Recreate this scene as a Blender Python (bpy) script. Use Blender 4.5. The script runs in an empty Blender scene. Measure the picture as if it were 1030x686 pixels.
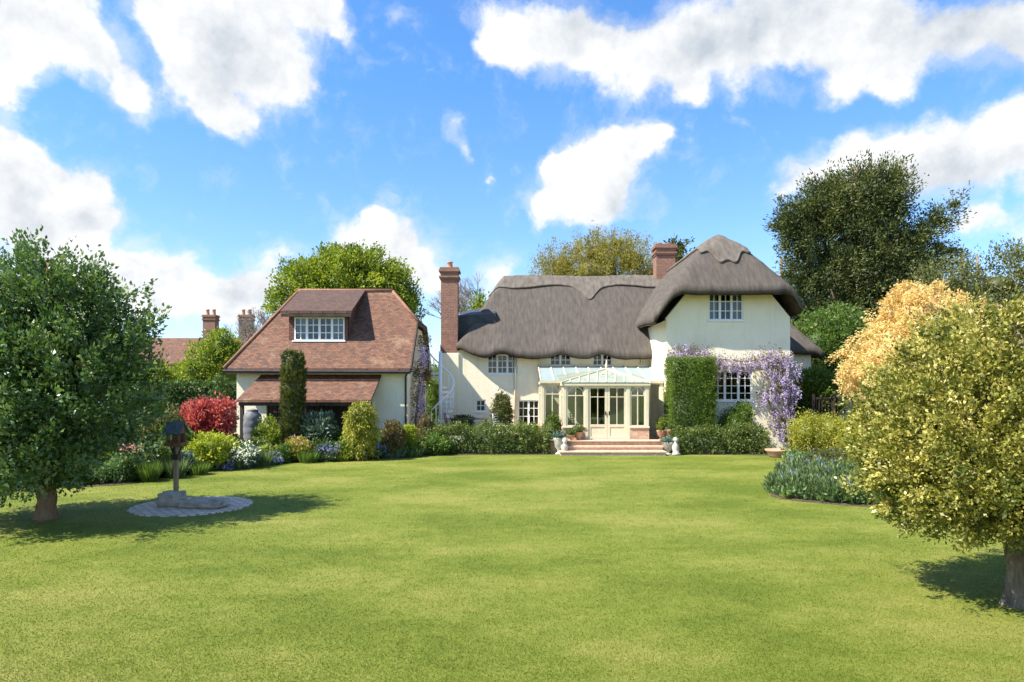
import bpy, bmesh, math, random
import numpy as np
from mathutils import Vector, noise
random.seed(7)
SC = bpy.context.scene
COL = SC.collection
R = math.radians
F = 687.0; CX = 515.0; HY = 390.0; CH = 2.46      # lens in photo pixels, horizon, eye height

# ------------------------------------------------------------------ camera
cam_d = bpy.data.cameras.new('camera'); cam = bpy.data.objects.new('camera', cam_d); COL.objects.link(cam)
cam.location = (0, 0, CH); cam.rotation_euler = (R(90), 0, 0)
cam_d.lens = 24.0; cam_d.sensor_width = 36.0
cam_d.shift_y = (HY - 343.0) / 1030.0
cam_d.clip_start = 0.05; cam_d.clip_end = 5000
SC.camera = cam

# ------------------------------------------------------------------ light
ELEV = R(50); HD = Vector((0.915, 0.40)).normalized()
sun_d = bpy.data.lights.new('sun', 'SUN'); sun = bpy.data.objects.new('sun', sun_d); COL.objects.link(sun)
sun_d.energy = 5.0; sun_d.angle = R(0.6); sun_d.color = (1.0, 0.955, 0.87)
ldir = Vector((HD.x * math.cos(ELEV), HD.y * math.cos(ELEV), -math.sin(ELEV)))
sun.rotation_euler = ldir.to_track_quat('-Z', 'Y').to_euler()
sun.location = (-20, -8, 30)
vs = SC.view_settings
vs.view_transform = 'Standard'; vs.look = 'None'; vs.gamma = 1.0; vs.use_curve_mapping = False
vs.exposure = 1.08
SC.cycles.max_bounces = 8; SC.cycles.diffuse_bounces = 3; SC.cycles.glossy_bounces = 3
SC.cycles.transmission_bounces = 5; SC.cycles.transparent_max_bounces = 12
SC.cycles.use_denoising = True

# ------------------------------------------------------------------ world: sky with cumulus in sky directions
W = bpy.data.worlds.new('World'); SC.world = W; W.use_nodes = True
wt = W.node_tree; wt.nodes.clear()
def wn(t, **k):
    n = wt.nodes.new(t)
    for a, b in k.items(): setattr(n, a, b)
    return n
def wl(a, b): wt.links.new(a, b)
def wmath(op, a, b=None, clamp=False):
    n = wn('ShaderNodeMath', operation=op, use_clamp=clamp)
    for i, v in enumerate((a, b)):
        if v is None: continue
        if hasattr(v, 'is_linked') or hasattr(v, 'links'): wl(v, n.inputs[i])
        else: n.inputs[i].default_value = v
    return n.outputs[0]
sky = wn('ShaderNodeTexSky', sky_type='NISHITA'); sky.sun_disc = False
sky.sun_elevation = ELEV; sky.sun_rotation = math.atan2(-HD.x, -HD.y)
sky.air_density = 1.0; sky.dust_density = 0.3; sky.ozone_density = 2.5; sky.altitude = 50
tc = wn('ShaderNodeTexCoord')
def cloudnoise(vec, scale, detail, rough=0.55, off=(0, 0, 0)):
    m = wn('ShaderNodeMapping'); m.inputs['Location'].default_value = off; wl(vec, m.inputs['Vector'])
    n = wn('ShaderNodeTexNoise'); n.inputs['Scale'].default_value = scale; n.inputs['Detail'].default_value = detail
    n.inputs['Roughness'].default_value = rough; wl(m.outputs[0], n.inputs['Vector']); return n
warp = cloudnoise(tc.outputs['Generated'], 9.0, 5, 0.6)
sub = wn('ShaderNodeVectorMath', operation='SUBTRACT'); wl(warp.outputs['Color'], sub.inputs[0]); sub.inputs[1].default_value = (.5, .5, .5)
scl = wn('ShaderNodeVectorMath', operation='SCALE'); wl(sub.outputs[0], scl.inputs[0]); scl.inputs['Scale'].default_value = 0.085
addv = wn('ShaderNodeVectorMath', operation='ADD'); wl(tc.outputs['Generated'], addv.inputs[0]); wl(scl.outputs[0], addv.inputs[1])
P = addv.outputs[0]
def skydir(px, py): return Vector((px - CX, F, HY - py)).normalized()
def blobsum(blobs, power=1.0):
    acc = None
    for (px, py, r) in blobs:
        d = skydir(px, py); ang = r / F * d.y * 1.0
        dn = wn('ShaderNodeVectorMath', operation='DISTANCE'); wl(P, dn.inputs[0]); dn.inputs[1].default_value = d
        mr = wn('ShaderNodeMapRange', interpolation_type='SMOOTHSTEP'); wl(dn.outputs['Value'], mr.inputs['Value'])
        mr.inputs['From Min'].default_value = ang * (1.42 if r > 16 else 1.7); mr.inputs['From Max'].default_value = ang * 0.0
        mr.inputs['To Min'].default_value = 0; mr.inputs['To Max'].default_value = 1 if r > 16 else .62
        acc = mr.outputs[0] if acc is None else wmath('ADD', acc, mr.outputs[0])
    return acc
CLOUDS = [(20,12,50),(72,22,42),(95,65,34),(125,98,24),(0,55,24),(8,98,12),
 (160,5,38),(215,25,62),(280,25,55),(325,10,30),(190,65,42),(245,85,50),(290,85,28),(240,125,22),(215,110,25),
 (10,192,46),(55,208,44),(98,205,30),(5,145,26),(45,168,24),(118,212,16),(30,240,45),
 (110,262,34),(160,275,36),(205,285,34),(255,275,22),(285,262,18),(150,305,40),(230,305,34),(280,290,20),(60,300,50),(95,240,18),
 (388,240,40),(428,256,32),(350,250,28),(375,225,18),(325,268,18),(400,275,34),(445,290,20),
 (457,130,12),(464,150,9),(350,40,13),(402,18,10),(335,38,8),(491,178,5),
 (510,25,36),(550,45,40),(595,55,45),(640,70,42),(690,45,55),(750,40,50),(690,92,20),(740,120,7),(500,50,20),
 (830,25,48),(865,65,34),(915,50,42),(985,32,42),(895,85,18),(845,88,16),(1045,30,35),(800,5,45),(880,10,45),
 (600,152,24),(572,168,24),(632,148,32),(657,145,20),(595,170,36),(560,200,32),(620,185,32),(545,215,18),(590,215,22),(560,165,12),(668,140,9),
 (810,185,30),(850,165,35),(895,158,34),(945,142,36),(1000,132,36),(1045,128,38),(900,185,34),(960,170,38),(1020,160,34),(785,205,12),
 (985,222,18),(962,222,14),(1005,235,10),(510,268,15),(500,285,20),(1060,230,40),(-40,60,60),(-60,200,60),(1100,60,60),(-100,100,70),
 (-200,150,80),(-150,260,60),(1180,150,80),(1250,50,60),(1150,240,50)]
body = blobsum(CLOUDS)
n1 = cloudnoise(tc.outputs['Generated'], 16, 8, 0.62)
n2 = cloudnoise(tc.outputs['Generated'], 3.2, 5, 0.55, (3.1, 1.7, 0.4))
sep = wn('ShaderNodeSeparateXYZ'); wl(tc.outputs['Generated'], sep.inputs[0])
# the part of the sky outside the photograph: free cumulus
behind = wn('ShaderNodeMapRange'); wl(sep.outputs['Y'], behind.inputs['Value'])
behind.inputs['From Min'].default_value = 0.55; behind.inputs['From Max'].default_value = 0.25
free = wmath('MULTIPLY', wmath('MULTIPLY', wmath('SUBTRACT', n2.outputs['Fac'], 0.5), 5.0), behind.outputs[0])
dens0 = wmath('ADD', wmath('MINIMUM', body, 1.3), free)
dens = wmath('ADD', dens0, wmath('MULTIPLY', wmath('SUBTRACT', n1.outputs['Fac'], 0.5), 1.9))
cov = wn('ShaderNodeMapRange', interpolation_type='SMOOTHSTEP'); wl(dens, cov.inputs['Value'])
cov.inputs['From Min'].default_value = 0.22; cov.inputs['From Max'].default_value = 0.95
# shade of the cloud bases
GREY = [(35,228,44),(90,228,22),(960,25,60),(860,20,60),(760,15,60),(960,175,36),(900,198,28),(1020,170,26),(240,70,45),(75,45,26),
 (420,280,24),(590,25,40),(240,290,30),(110,120,20),(640,20,50),(700,40,30),(1045,60,34),(620,200,18),(150,290,24)]
grey = blobsum(GREY)
n3 = cloudnoise(P, 7, 6, 0.5, (0.0, 0.0, 0.0))
n4 = cloudnoise(P, 7, 6, 0.5, (0.028, 0.0, -0.03))
n5 = cloudnoise(tc.outputs['Generated'], 20, 6, 0.6); n6 = cloudnoise(tc.outputs['Generated'], 20, 6, 0.6, (0.012, 0.0, -0.014))
rel = wmath('ADD', wmath('MULTIPLY', wmath('SUBTRACT', n3.outputs['Fac'], n4.outputs['Fac']), 2.0), wmath('MULTIPLY', wmath('SUBTRACT', n5.outputs['Fac'], n6.outputs['Fac']), 1.3))
sh = wmath('ADD', wmath('MULTIPLY', wmath('MINIMUM', grey, 1.0), 0.48), rel)
sh = wmath('ADD', sh, 0.05, clamp=True)
ccol = wn('ShaderNodeMix', data_type='RGBA'); wl(sh, ccol.inputs['Factor'])
ccol.inputs['A'].default_value = (4.7, 4.75, 4.8, 1); ccol.inputs['B'].default_value = (2.6, 2.9, 3.25, 1)
tint = wn('ShaderNodeMix', data_type='RGBA', blend_type='MULTIPLY'); tint.inputs['Factor'].default_value = 1
wl(sky.outputs[0], tint.inputs['A']); 
tz = wn('ShaderNodeMapRange'); sepz = wn('ShaderNodeSeparateXYZ'); wl(tc.outputs['Generated'], sepz.inputs[0]); wl(sepz.outputs['Z'], tz.inputs['Value']); tz.inputs['From Min'].default_value = 0.02; tz.inputs['From Max'].default_value = 0.42
tm = wn('ShaderNodeMix', data_type='RGBA'); wl(tz.outputs[0], tm.inputs['Factor']); tm.inputs['A'].default_value = (0.86, 0.90, 1.06, 1); tm.inputs['B'].default_value = (0.60, 0.98, 1.30, 1); wl(tm.outputs['Result'], tint.inputs['B'])
veil = wn('ShaderNodeMapRange', interpolation_type='SMOOTHSTEP'); nv = cloudnoise(P, 22, 7, 0.6); wl(wmath('ADD', dens0, wmath('MULTIPLY', wmath('SUBTRACT', nv.outputs['Fac'], 0.5), 1.9)), veil.inputs['Value'])
veil.inputs['From Min'].default_value = 0.0; veil.inputs['From Max'].default_value = 0.9; veil.inputs['To Max'].default_value = 0.45
covf = wmath('MAXIMUM', cov.outputs[0], veil.outputs[0])
mixc = wn('ShaderNodeMix', data_type='RGBA'); wl(covf, mixc.inputs['Factor'])
wl(tint.outputs['Result'], mixc.inputs['A']); wl(ccol.outputs['Result'], mixc.inputs['B'])
bg = wn('ShaderNodeBackground'); bg.inputs['Strength'].default_value = 0.107; wl(mixc.outputs['Result'], bg.inputs['Color'])
wo = wn('ShaderNodeOutputWorld'); wl(bg.outputs[0], wo.inputs['Surface'])
W.cycles.sampling_method = 'MANUAL'; W.cycles.sample_map_resolution = 512

# ------------------------------------------------------------------ helpers
def at(px, Y): return (px - CX) / F * Y
def zf(py, Y): return CH + (HY - py) / F * Y
ORG = {}
def tag(o, label=None, cat=None, group=None, kind=None):
    if label: o['label'] = label
    if cat: o['category'] = cat
    if group: o['group'] = group
    if kind: o['kind'] = kind
    return o
def thing(name, loc, label, cat, group=None):
    o = bpy.data.objects.new(name, None); COL.objects.link(o); o.location = loc; o.empty_display_size = 0.2
    ORG[o] = Vector(loc); return tag(o, label, cat, group)
def link(name, me, mats, parent=None):
    o = bpy.data.objects.new(name, me); COL.objects.link(o)
    for m in (mats if isinstance(mats, (list, tuple)) else [mats]): me.materials.append(m)
    if parent is not None:
        og = ORG[parent]; me.transform(__import__('mathutils').Matrix.Translation(-og)); o.parent = parent; ORG[o] = og
        # a part keeps its thing's origin
    else: ORG[o] = Vector((0, 0, 0))
    return o
class MB:
    def __init__(s): s.v = []; s.f = []; s.uv = {}; s.smooth = False; s.mi = {}
    def face(s, pts, uv=None, mi=0):
        i = len(s.v); s.v += [tuple(p) for p in pts]; s.f.append(tuple(range(i, i + len(pts))))
        if uv: s.uv[len(s.f) - 1] = uv
        if mi: s.mi[len(s.f) - 1] = mi
    def box(s, x0, x1, y0, y1, z0, z1, mi=0):
        i = len(s.v)
        s.v += [(x0,y0,z0),(x1,y0,z0),(x1,y1,z0),(x0,y1,z0),(x0,y0,z1),(x1,y0,z1),(x1,y1,z1),(x0,y1,z1)]
        for q in ((0,3,2,1),(4,5,6,7),(0,1,5,4),(1,2,6,5),(2,3,7,6),(3,0,4,7)):
            s.f.append(tuple(i + k for k in q))
            if mi: s.mi[len(s.f) - 1] = mi
        return s
    def bar(s, a, b, w, h=None):
        a, b = Vector(a), Vector(b); h = h or w; d = (b - a).normalized()
        u = d.cross(Vector((0, 0, 1)));
        if u.length < 1e-4: u = Vector((1, 0, 0))
        u.normalize(); n = u.cross(d).normalized(); i = len(s.v)
        for p in (a, b):
            for (p1, p2) in ((-1,-1),(1,-1),(1,1),(-1,1)): s.v.append(tuple(p + u * w / 2 * p1 + n * h / 2 * p2))
        for q in ((0,1,2,3),(7,6,5,4),(0,4,5,1),(1,5,6,2),(2,6,7,3),(3,7,4,0)): s.f.append(tuple(i + k for k in q))
        return s
    def tube(s, pts, rad, n=8):
        pts = [Vector(p) for p in pts]; rad = rad if isinstance(rad, (list, tuple)) else [rad] * len(pts)
        rings = []
        for k, p in enumerate(pts):
            d = (pts[min(k + 1, len(pts) - 1)] - pts[max(k - 1, 0)]).normalized()
            u = d.cross(Vector((0.13, 1, 0.05))); u.normalize(); w = d.cross(u).normalized()
            i = len(s.v); rings.append(i)
            for j in range(n):
                a = 2 * math.pi * j / n; s.v.append(tuple(p + (u * math.cos(a) + w * math.sin(a)) * rad[k]))
        for a, b in zip(rings, rings[1:]):
            for j in range(n): s.f.append((a + j, a + (j + 1) % n, b + (j + 1) % n, b + j))
        s.f.append(tuple(rings[0] + j for j in range(n))[::-1]); s.f.append(tuple(rings[-1] + j for j in range(n)))
        return s
    def lathe(s, c, prof, n=20, sx=1, sy=1):
        rings = []
        for r, z in prof:
            i = len(s.v); rings.append(i)
            for j in range(n):
                a = 2 * math.pi * j / n; s.v.append((c[0] + math.cos(a) * r * sx, c[1] + math.sin(a) * r * sy, c[2] + z))
        for a, b in zip(rings, rings[1:]):
            for j in range(n): s.f.append((a + j, a + (j + 1) % n, b + (j + 1) % n, b + j))
        s.f.append(tuple(rings[0] + j for j in range(n))[::-1]); s.f.append(tuple(rings[-1] + j for j in range(n)))
        return s
    def build(s, name, mat, parent=None, smooth=False, bevel=0, jitter=0):
        me = bpy.data.meshes.new(name)
        v = s.v
        if jitter:
            v = [tuple(Vector(p) + noise.noise_vector(Vector(p) * 3.1) * jitter) for p in v]
        me.from_pydata(v, [], s.f)
        if s.uv:
            ul = me.uv_layers.new(name='UVMap')
            for p in me.polygons:
                if p.index in s.uv:
                    for li, uv in zip(p.loop_indices, s.uv[p.index]): ul.data[li].uv = uv
        for p in me.polygons:
            p.use_smooth = smooth
            if p.index in s.mi: p.material_index = s.mi[p.index]
        me.update()
        bm = bmesh.new(); bm.from_mesh(me); bmesh.ops.recalc_face_normals(bm, faces=bm.faces) if not s.uv else None
        bm.to_mesh(me); bm.free()
        o = link(name, me, mat, parent)
        if bevel:
            b = o.modifiers.new('bevel', 'BEVEL'); b.width = bevel; b.segments = 2; b.limit_method = 'ANGLE'
        return o

# ------------------------------------------------------------------ materials
def newmat(name):
    m = bpy.data.materials.new(name); m.use_nodes = True; t = m.node_tree; t.nodes.clear()
    o = t.nodes.new('ShaderNodeOutputMaterial'); return m, t, o
def NN(t, ty, **k):
    n = t.nodes.new(ty)
    for a, b in k.items(): setattr(n, a, b)
    return n
def ramp(t, fac, stops):
    r = NN(t, 'ShaderNodeValToRGB'); e = r.color_ramp.elements
    while len(e) < len(stops): e.new(0.5)
    for i, (p, c) in enumerate(stops): e[i].position = p; e[i].color = (*c, 1)
    t.links.new(fac, r.inputs[0]); return r
def tnoise(t, scale, detail=4, rough=.55, stretch=(1, 1, 1), coord='Object'):
    tc = NN(t, 'ShaderNodeTexCoord'); m = NN(t, 'ShaderNodeMapping'); m.inputs['Scale'].default_value = stretch
    t.links.new(tc.outputs[coord], m.inputs[0]); n = NN(t, 'ShaderNodeTexNoise')
    n.inputs['Scale'].default_value = scale; n.inputs['Detail'].default_value = detail; n.inputs['Roughness'].default_value = rough
    t.links.new(m.outputs[0], n.inputs['Vector']); return n
def surf(name, c1, c2, scale=3, rough=.8, bump=.3, bscale=30, spec=.3, stretch=(1, 1, 1), metal=0, c3=None, bdist=0.02):
    m, t, o = newmat(name); b = NN(t, 'ShaderNodeBsdfPrincipled')
    n = tnoise(t, scale, 6, .6, stretch)
    st = [(.35, c1), (.65, c2)] if c3 is None else [(.3, c1), (.5, c2), (.72, c3)]
    r = ramp(t, n.outputs['Fac'], st)
    n2 = tnoise(t, bscale, 5, .6, stretch)
    mx = NN(t, 'ShaderNodeMix', data_type='RGBA', blend_type='OVERLAY'); mx.inputs['Factor'].default_value = .35
    t.links.new(r.outputs[0], mx.inputs['A']); t.links.new(n2.outputs['Fac'], mx.inputs['B'])
    t.links.new(mx.outputs['Result'], b.inputs['Base Color'])
    bp = NN(t, 'ShaderNodeBump'); bp.inputs['Strength'].default_value = bump; bp.inputs['Distance'].default_value = bdist
    t.links.new(n2.outputs['Fac'], bp.inputs['Height']); t.links.new(bp.outputs[0], b.inputs['Normal'])
    b.inputs['Roughness'].default_value = rough; b.inputs['Specular IOR Level'].default_value = spec; b.inputs['Metallic'].default_value = metal
    t.links.new(b.outputs[0], o.inputs[0]); return m
def streaked(m, amt=.22):
    t = m.node_tree; b = next(n for n in t.nodes if n.type == 'BSDF_PRINCIPLED'); src = b.inputs['Base Color'].links[0].from_socket
    n = tnoise(t, 2.2, 7, .65, (2.5, 2.5, .28)); mr = NN(t, 'ShaderNodeMapRange'); t.links.new(n.outputs['Fac'], mr.inputs['Value'])
    mr.inputs['From Min'].default_value = .52; mr.inputs['From Max'].default_value = .78; mr.inputs['To Max'].default_value = amt
    x = NN(t, 'ShaderNodeMix', data_type='RGBA', blend_type='MULTIPLY'); t.links.new(mr.outputs[0], x.inputs['Factor']); t.links.new(src, x.inputs['A']); x.inputs['B'].default_value = (.42, .38, .30, 1)
    t.links.new(x.outputs['Result'], b.inputs['Base Color']); return m
def brickmat(name, c1, c2, mortar, bw, rh, ms=.01, uv=False, flat=False, bump=.45, rough=.85, moss=None, sq=.5):
    m, t, o = newmat(name); b = NN(t, 'ShaderNodeBsdfPrincipled')
    tc = NN(t, 'ShaderNodeTexCoord'); br = NN(t, 'ShaderNodeTexBrick')
    if uv: t.links.new(tc.outputs['UV'], br.inputs['Vector'])
    elif flat: t.links.new(tc.outputs['Object'], br.inputs['Vector'])
    else:
        s = NN(t, 'ShaderNodeSeparateXYZ'); t.links.new(tc.outputs['Object'], s.inputs[0])
        a = NN(t, 'ShaderNodeMath', operation='ADD'); t.links.new(s.outputs[0], a.inputs[0]); t.links.new(s.outputs[1], a.inputs[1])
        c = NN(t, 'ShaderNodeCombineXYZ'); t.links.new(a.outputs[0], c.inputs[0]); t.links.new(s.outputs[2], c.inputs[1])
        t.links.new(c.outputs[0], br.inputs['Vector'])
    br.inputs['Color1'].default_value = (*c1, 1); br.inputs['Color2'].default_value = (*c2, 1); br.inputs['Mortar'].default_value = (*mortar, 1)
    br.inputs['Scale'].default_value = 1; br.inputs['Mortar Size'].default_value = ms; br.inputs['Brick Width'].default_value = bw; br.inputs['Row Height'].default_value = rh
    br.inputs['Mortar Smooth'].default_value = .3; br.inputs['Bias'].default_value = 0
    n = tnoise(t, 1.3, 8, .7); n2 = tnoise(t, 9, 4, .6)
    mx = NN(t, 'ShaderNodeMix', data_type='RGBA', blend_type='OVERLAY'); mx.inputs['Factor'].default_value = .55
    t.links.new(br.outputs['Color'], mx.inputs['A']); t.links.new(n2.outputs['Fac'], mx.inputs['B']); last = mx.outputs['Result']
    if moss:
        mr = NN(t, 'ShaderNodeMapRange'); t.links.new(n.outputs['Fac'], mr.inputs['Value']); mr.inputs['From Min'].default_value = .56; mr.inputs['From Max'].default_value = .80
        m2 = NN(t, 'ShaderNodeMix', data_type='RGBA'); t.links.new(mr.outputs[0], m2.inputs['Factor']); t.links.new(last, m2.inputs['A']); m2.inputs['B'].default_value = (*moss, 1); last = m2.outputs['Result']
    t.links.new(last, b.inputs['Base Color'])
    bp = NN(t, 'ShaderNodeBump'); bp.inputs['Strength'].default_value = bump; bp.inputs['Distance'].default_value = .02; bp.invert = True
    t.links.new(br.outputs['Fac'], bp.inputs['Height']); t.links.new(bp.outputs[0], b.inputs['Normal'])
    b.inputs['Roughness'].default_value = rough; t.links.new(b.outputs[0], o.inputs[0]); return m
def leafmat(name, stops, trans=.35, rough=.5, spec=.35, nscale=.8, namt=.5):
    """leaf surface: colour from the leaf's own value and a broad noise through the plant"""
    m, t, o = newmat(name); b = NN(t, 'ShaderNodeBsdfPrincipled'); a = NN(t, 'ShaderNodeAttribute'); a.attribute_name = 'v'
    n = tnoise(t, nscale, 3, .5)
    mr = NN(t, 'ShaderNodeMapRange'); t.links.new(n.outputs['Fac'], mr.inputs['Value']); mr.inputs['From Min'].default_value = .3; mr.inputs['From Max'].default_value = .7
    mx = NN(t, 'ShaderNodeMix', data_type='FLOAT'); mx.inputs['Factor'].default_value = namt * .6
    t.links.new(a.outputs['Fac'], mx.inputs['A']); t.links.new(mr.outputs[0], mx.inputs['B'])
    r = ramp(t, mx.outputs['Result'], stops)
    t.links.new(r.outputs[0], b.inputs['Base Color']); b.inputs['Roughness'].default_value = rough; b.inputs['Specular IOR Level'].default_value = spec
    tr = NN(t, 'ShaderNodeBsdfTranslucent'); g = NN(t, 'ShaderNodeMix', data_type='RGBA', blend_type='MULTIPLY'); g.inputs['Factor'].default_value = 1
    t.links.new(r.outputs[0], g.inputs['A']); g.inputs['B'].default_value = (1.5, 1.55, .9, 1); t.links.new(g.outputs['Result'], tr.inputs['Color'])
    ms = NN(t, 'ShaderNodeMixShader'); ms.inputs[0].default_value = trans
    t.links.new(b.outputs[0], ms.inputs[1]); t.links.new(tr.outputs[0], ms.inputs[2]); t.links.new(ms.outputs[0], o.inputs[0]); return m
def lm(name, dark, mid, light, **k): return leafmat(name, [(.12, dark), (.5, mid), (.88, light)], **k)
def glassmat(name, tint, refl=.9, base=.0):
    m, t, o = newmat(name); tr = NN(t, 'ShaderNodeBsdfTransparent'); tr.inputs[0].default_value = (*tint, 1)
    g = NN(t, 'ShaderNodeBsdfGlossy'); g.inputs['Roughness'].default_value = .03; g.inputs['Color'].default_value = (refl, refl, refl, 1)
    l = NN(t, 'ShaderNodeFresnel'); l.inputs[0].default_value = 1.5
    ad = NN(t, 'ShaderNodeMath', operation='ADD', use_clamp=True); t.links.new(l.outputs[0], ad.inputs[0]); ad.inputs[1].default_value = base
    n = tnoise(t, 1.5, 2, .5); bp = NN(t, 'ShaderNodeBump'); bp.inputs['Strength'].default_value = .08; bp.inputs['Distance'].default_value = .05
    t.links.new(n.outputs['Fac'], bp.inputs['Height']); t.links.new(bp.outputs[0], g.inputs['Normal'])
    ms = NN(t, 'ShaderNodeMixShader'); t.links.new(ad.outputs[0], ms.inputs[0]); t.links.new(tr.outputs[0], ms.inputs[1]); t.links.new(g.outputs[0], ms.inputs[2])
    t.links.new(ms.outputs[0], o.inputs[0]); return m
M = {}
M['cream'] = surf('cream_render', (.82, .72, .50), (.88, .79, .58), .9, .9, .35, 14, .2, c3=(.85, .755, .54))
streaked(M['cream'], .20)
M['white'] = surf('white_paint', (.78, .78, .75), (.84, .84, .82), 4, .5, .05, 40)
M['cream_wood'] = surf('cream_paint', (.62, .54, .36), (.68, .60, .42), 4, .5, .05, 40)
M['thatch'] = surf('weathered_thatch', (.092, .077, .063), (.124, .104, .087), 3.2, .95, 1.0, 42, .1, stretch=(3.0, .7, .45), c3=(.160, .135, .111), bdist=.04)
M['thatch_ridge'] = surf('ridge_thatch', (.125, .103, .082), (.175, .148, .120), 2.5, .95, .9, 34, .1, stretch=(2.6, 1.0, .8), c3=(.23, .195, .16), bdist=.05)
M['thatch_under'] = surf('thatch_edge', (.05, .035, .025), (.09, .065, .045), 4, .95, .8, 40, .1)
M['tile'] = brickmat('clay_tiles', (.20, .086, .042), (.092, .044, .027), (.075, .038, .025), .17, .10, .007, uv=True, moss=(.33, .21, .12))
M['tile_dark'] = brickmat('dormer_tiles', (.12, .058, .035), (.07, .038, .026), (.04, .024, .018), .17, .12, .010, uv=True)
M['ridge_tile'] = surf('ridge_tiles', (.22, .10, .06), (.29, .15, .09), 5, .8, .4, 30)
M['brick'] = brickmat('red_brick', (.30, .115, .07), (.21, .085, .055), (.22, .18, .14), .225, .075, .01)
M['brick_pale'] = brickmat('pale_brick', (.55, .33, .20), (.45, .25, .15), (.42, .36, .28), .225, .075, .01)
M['step'] = brickmat('terracotta_step', (.66, .45, .30), (.60, .39, .26), (.45, .34, .25), .225, .075, .008)
M['pot'] = surf('terracotta', (.42, .20, .12), (.52, .28, .18), 5, .85, .3, 25, c3=(.45, .30, .22))
M['stone'] = surf('weathered_stone', (.20, .17, .13), (.36, .31, .24), 3, .9, .7, 18, c3=(.44, .39, .30), bdist=.04)
M['stone_pale'] = surf('pale_stone', (.36, .33, .27), (.52, .48, .41), 4, .9, .5, 30, c3=(.20, .19, .15))
M['paving'] = brickmat('stone_setts', (.70, .54, .40), (.54, .42, .31), (.24, .21, .15), .21, .13, .016, bump=.8, flat=True)
M['slate'] = surf('dark_slate', (.03, .032, .036), (.06, .062, .066), 3, .6, .4, 30)
M['dark_wood'] = surf('dark_timber', (.035, .025, .018), (.07, .05, .035), 3, .7, .4, 30, stretch=(1, 1, .2))
M['grey_wood'] = surf('weathered_wood', (.22, .16, .10), (.34, .26, .17), 3, .8, .5, 40, stretch=(1, 1, .15))
M['brown_wood'] = surf('brown_wood', (.12, .055, .03), (.20, .10, .055), 4, .7, .4, 40)
M['felt'] = surf('grey_felt', (.06, .075, .085), (.10, .12, .13), 5, .8, .3, 60)
M['jar'] = surf('grey_glaze', (.11, .115, .115), (.20, .205, .20), 4, .6, .2, 20)
M['metal'] = surf('dark_metal', (.03, .03, .032), (.05, .05, .052), 4, .5, .1, 40, metal=.3)
M['bark'] = surf('bark', (.10, .075, .05), (.22, .17, .12), 6, .95, 1, 30, .1, stretch=(1, 1, .35), c3=(.36, .29, .21), bdist=.05)
M['bark_red'] = surf('warm_bark', (.17, .10, .055), (.32, .20, .11), 4, .95, 1, 22, .1, stretch=(1, 1, .25), bdist=.05)
M['twig'] = surf('grey_twigs', (.20, .17, .15), (.30, .26, .23), 4, .9, .3, 20)
M['soil'] = surf('soil', (.05, .035, .022), (.09, .065, .04), 6, 1, .9, 40, c3=(.12, .09, .05))
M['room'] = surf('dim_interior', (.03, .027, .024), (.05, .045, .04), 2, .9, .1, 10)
M['curtain'] = surf('white_curtain', (.45, .45, .45), (.55, .55, .55), 3, .9, .1, 10)
M['glass'] = glassmat('window_glass', (.75, .78, .78))
M['glass_cons'] = glassmat('conservatory_glass', (.82, .86, .84), base=.05)
m, t, o = newmat('roof_glass'); b = NN(t, 'ShaderNodeBsdfPrincipled'); b.inputs['Base Color'].default_value = (.46, .55, .54, 1); b.inputs['Roughness'].default_value = .12
tr = NN(t, 'ShaderNodeBsdfTranslucent'); tr.inputs[0].default_value = (.8, .86, .86, 1); ms = NN(t, 'ShaderNodeMixShader'); ms.inputs[0].default_value = .35
t.links.new(b.outputs[0], ms.inputs[1]); t.links.new(tr.outputs[0], ms.inputs[2]); t.links.new(ms.outputs[0], o.inputs[0]); M['roof_glass'] = m
M['bay_glass'] = surf('bay_roof_glass', (.27, .29, .22), (.36, .38, .29), 2, .25, .05, 20)

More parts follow.
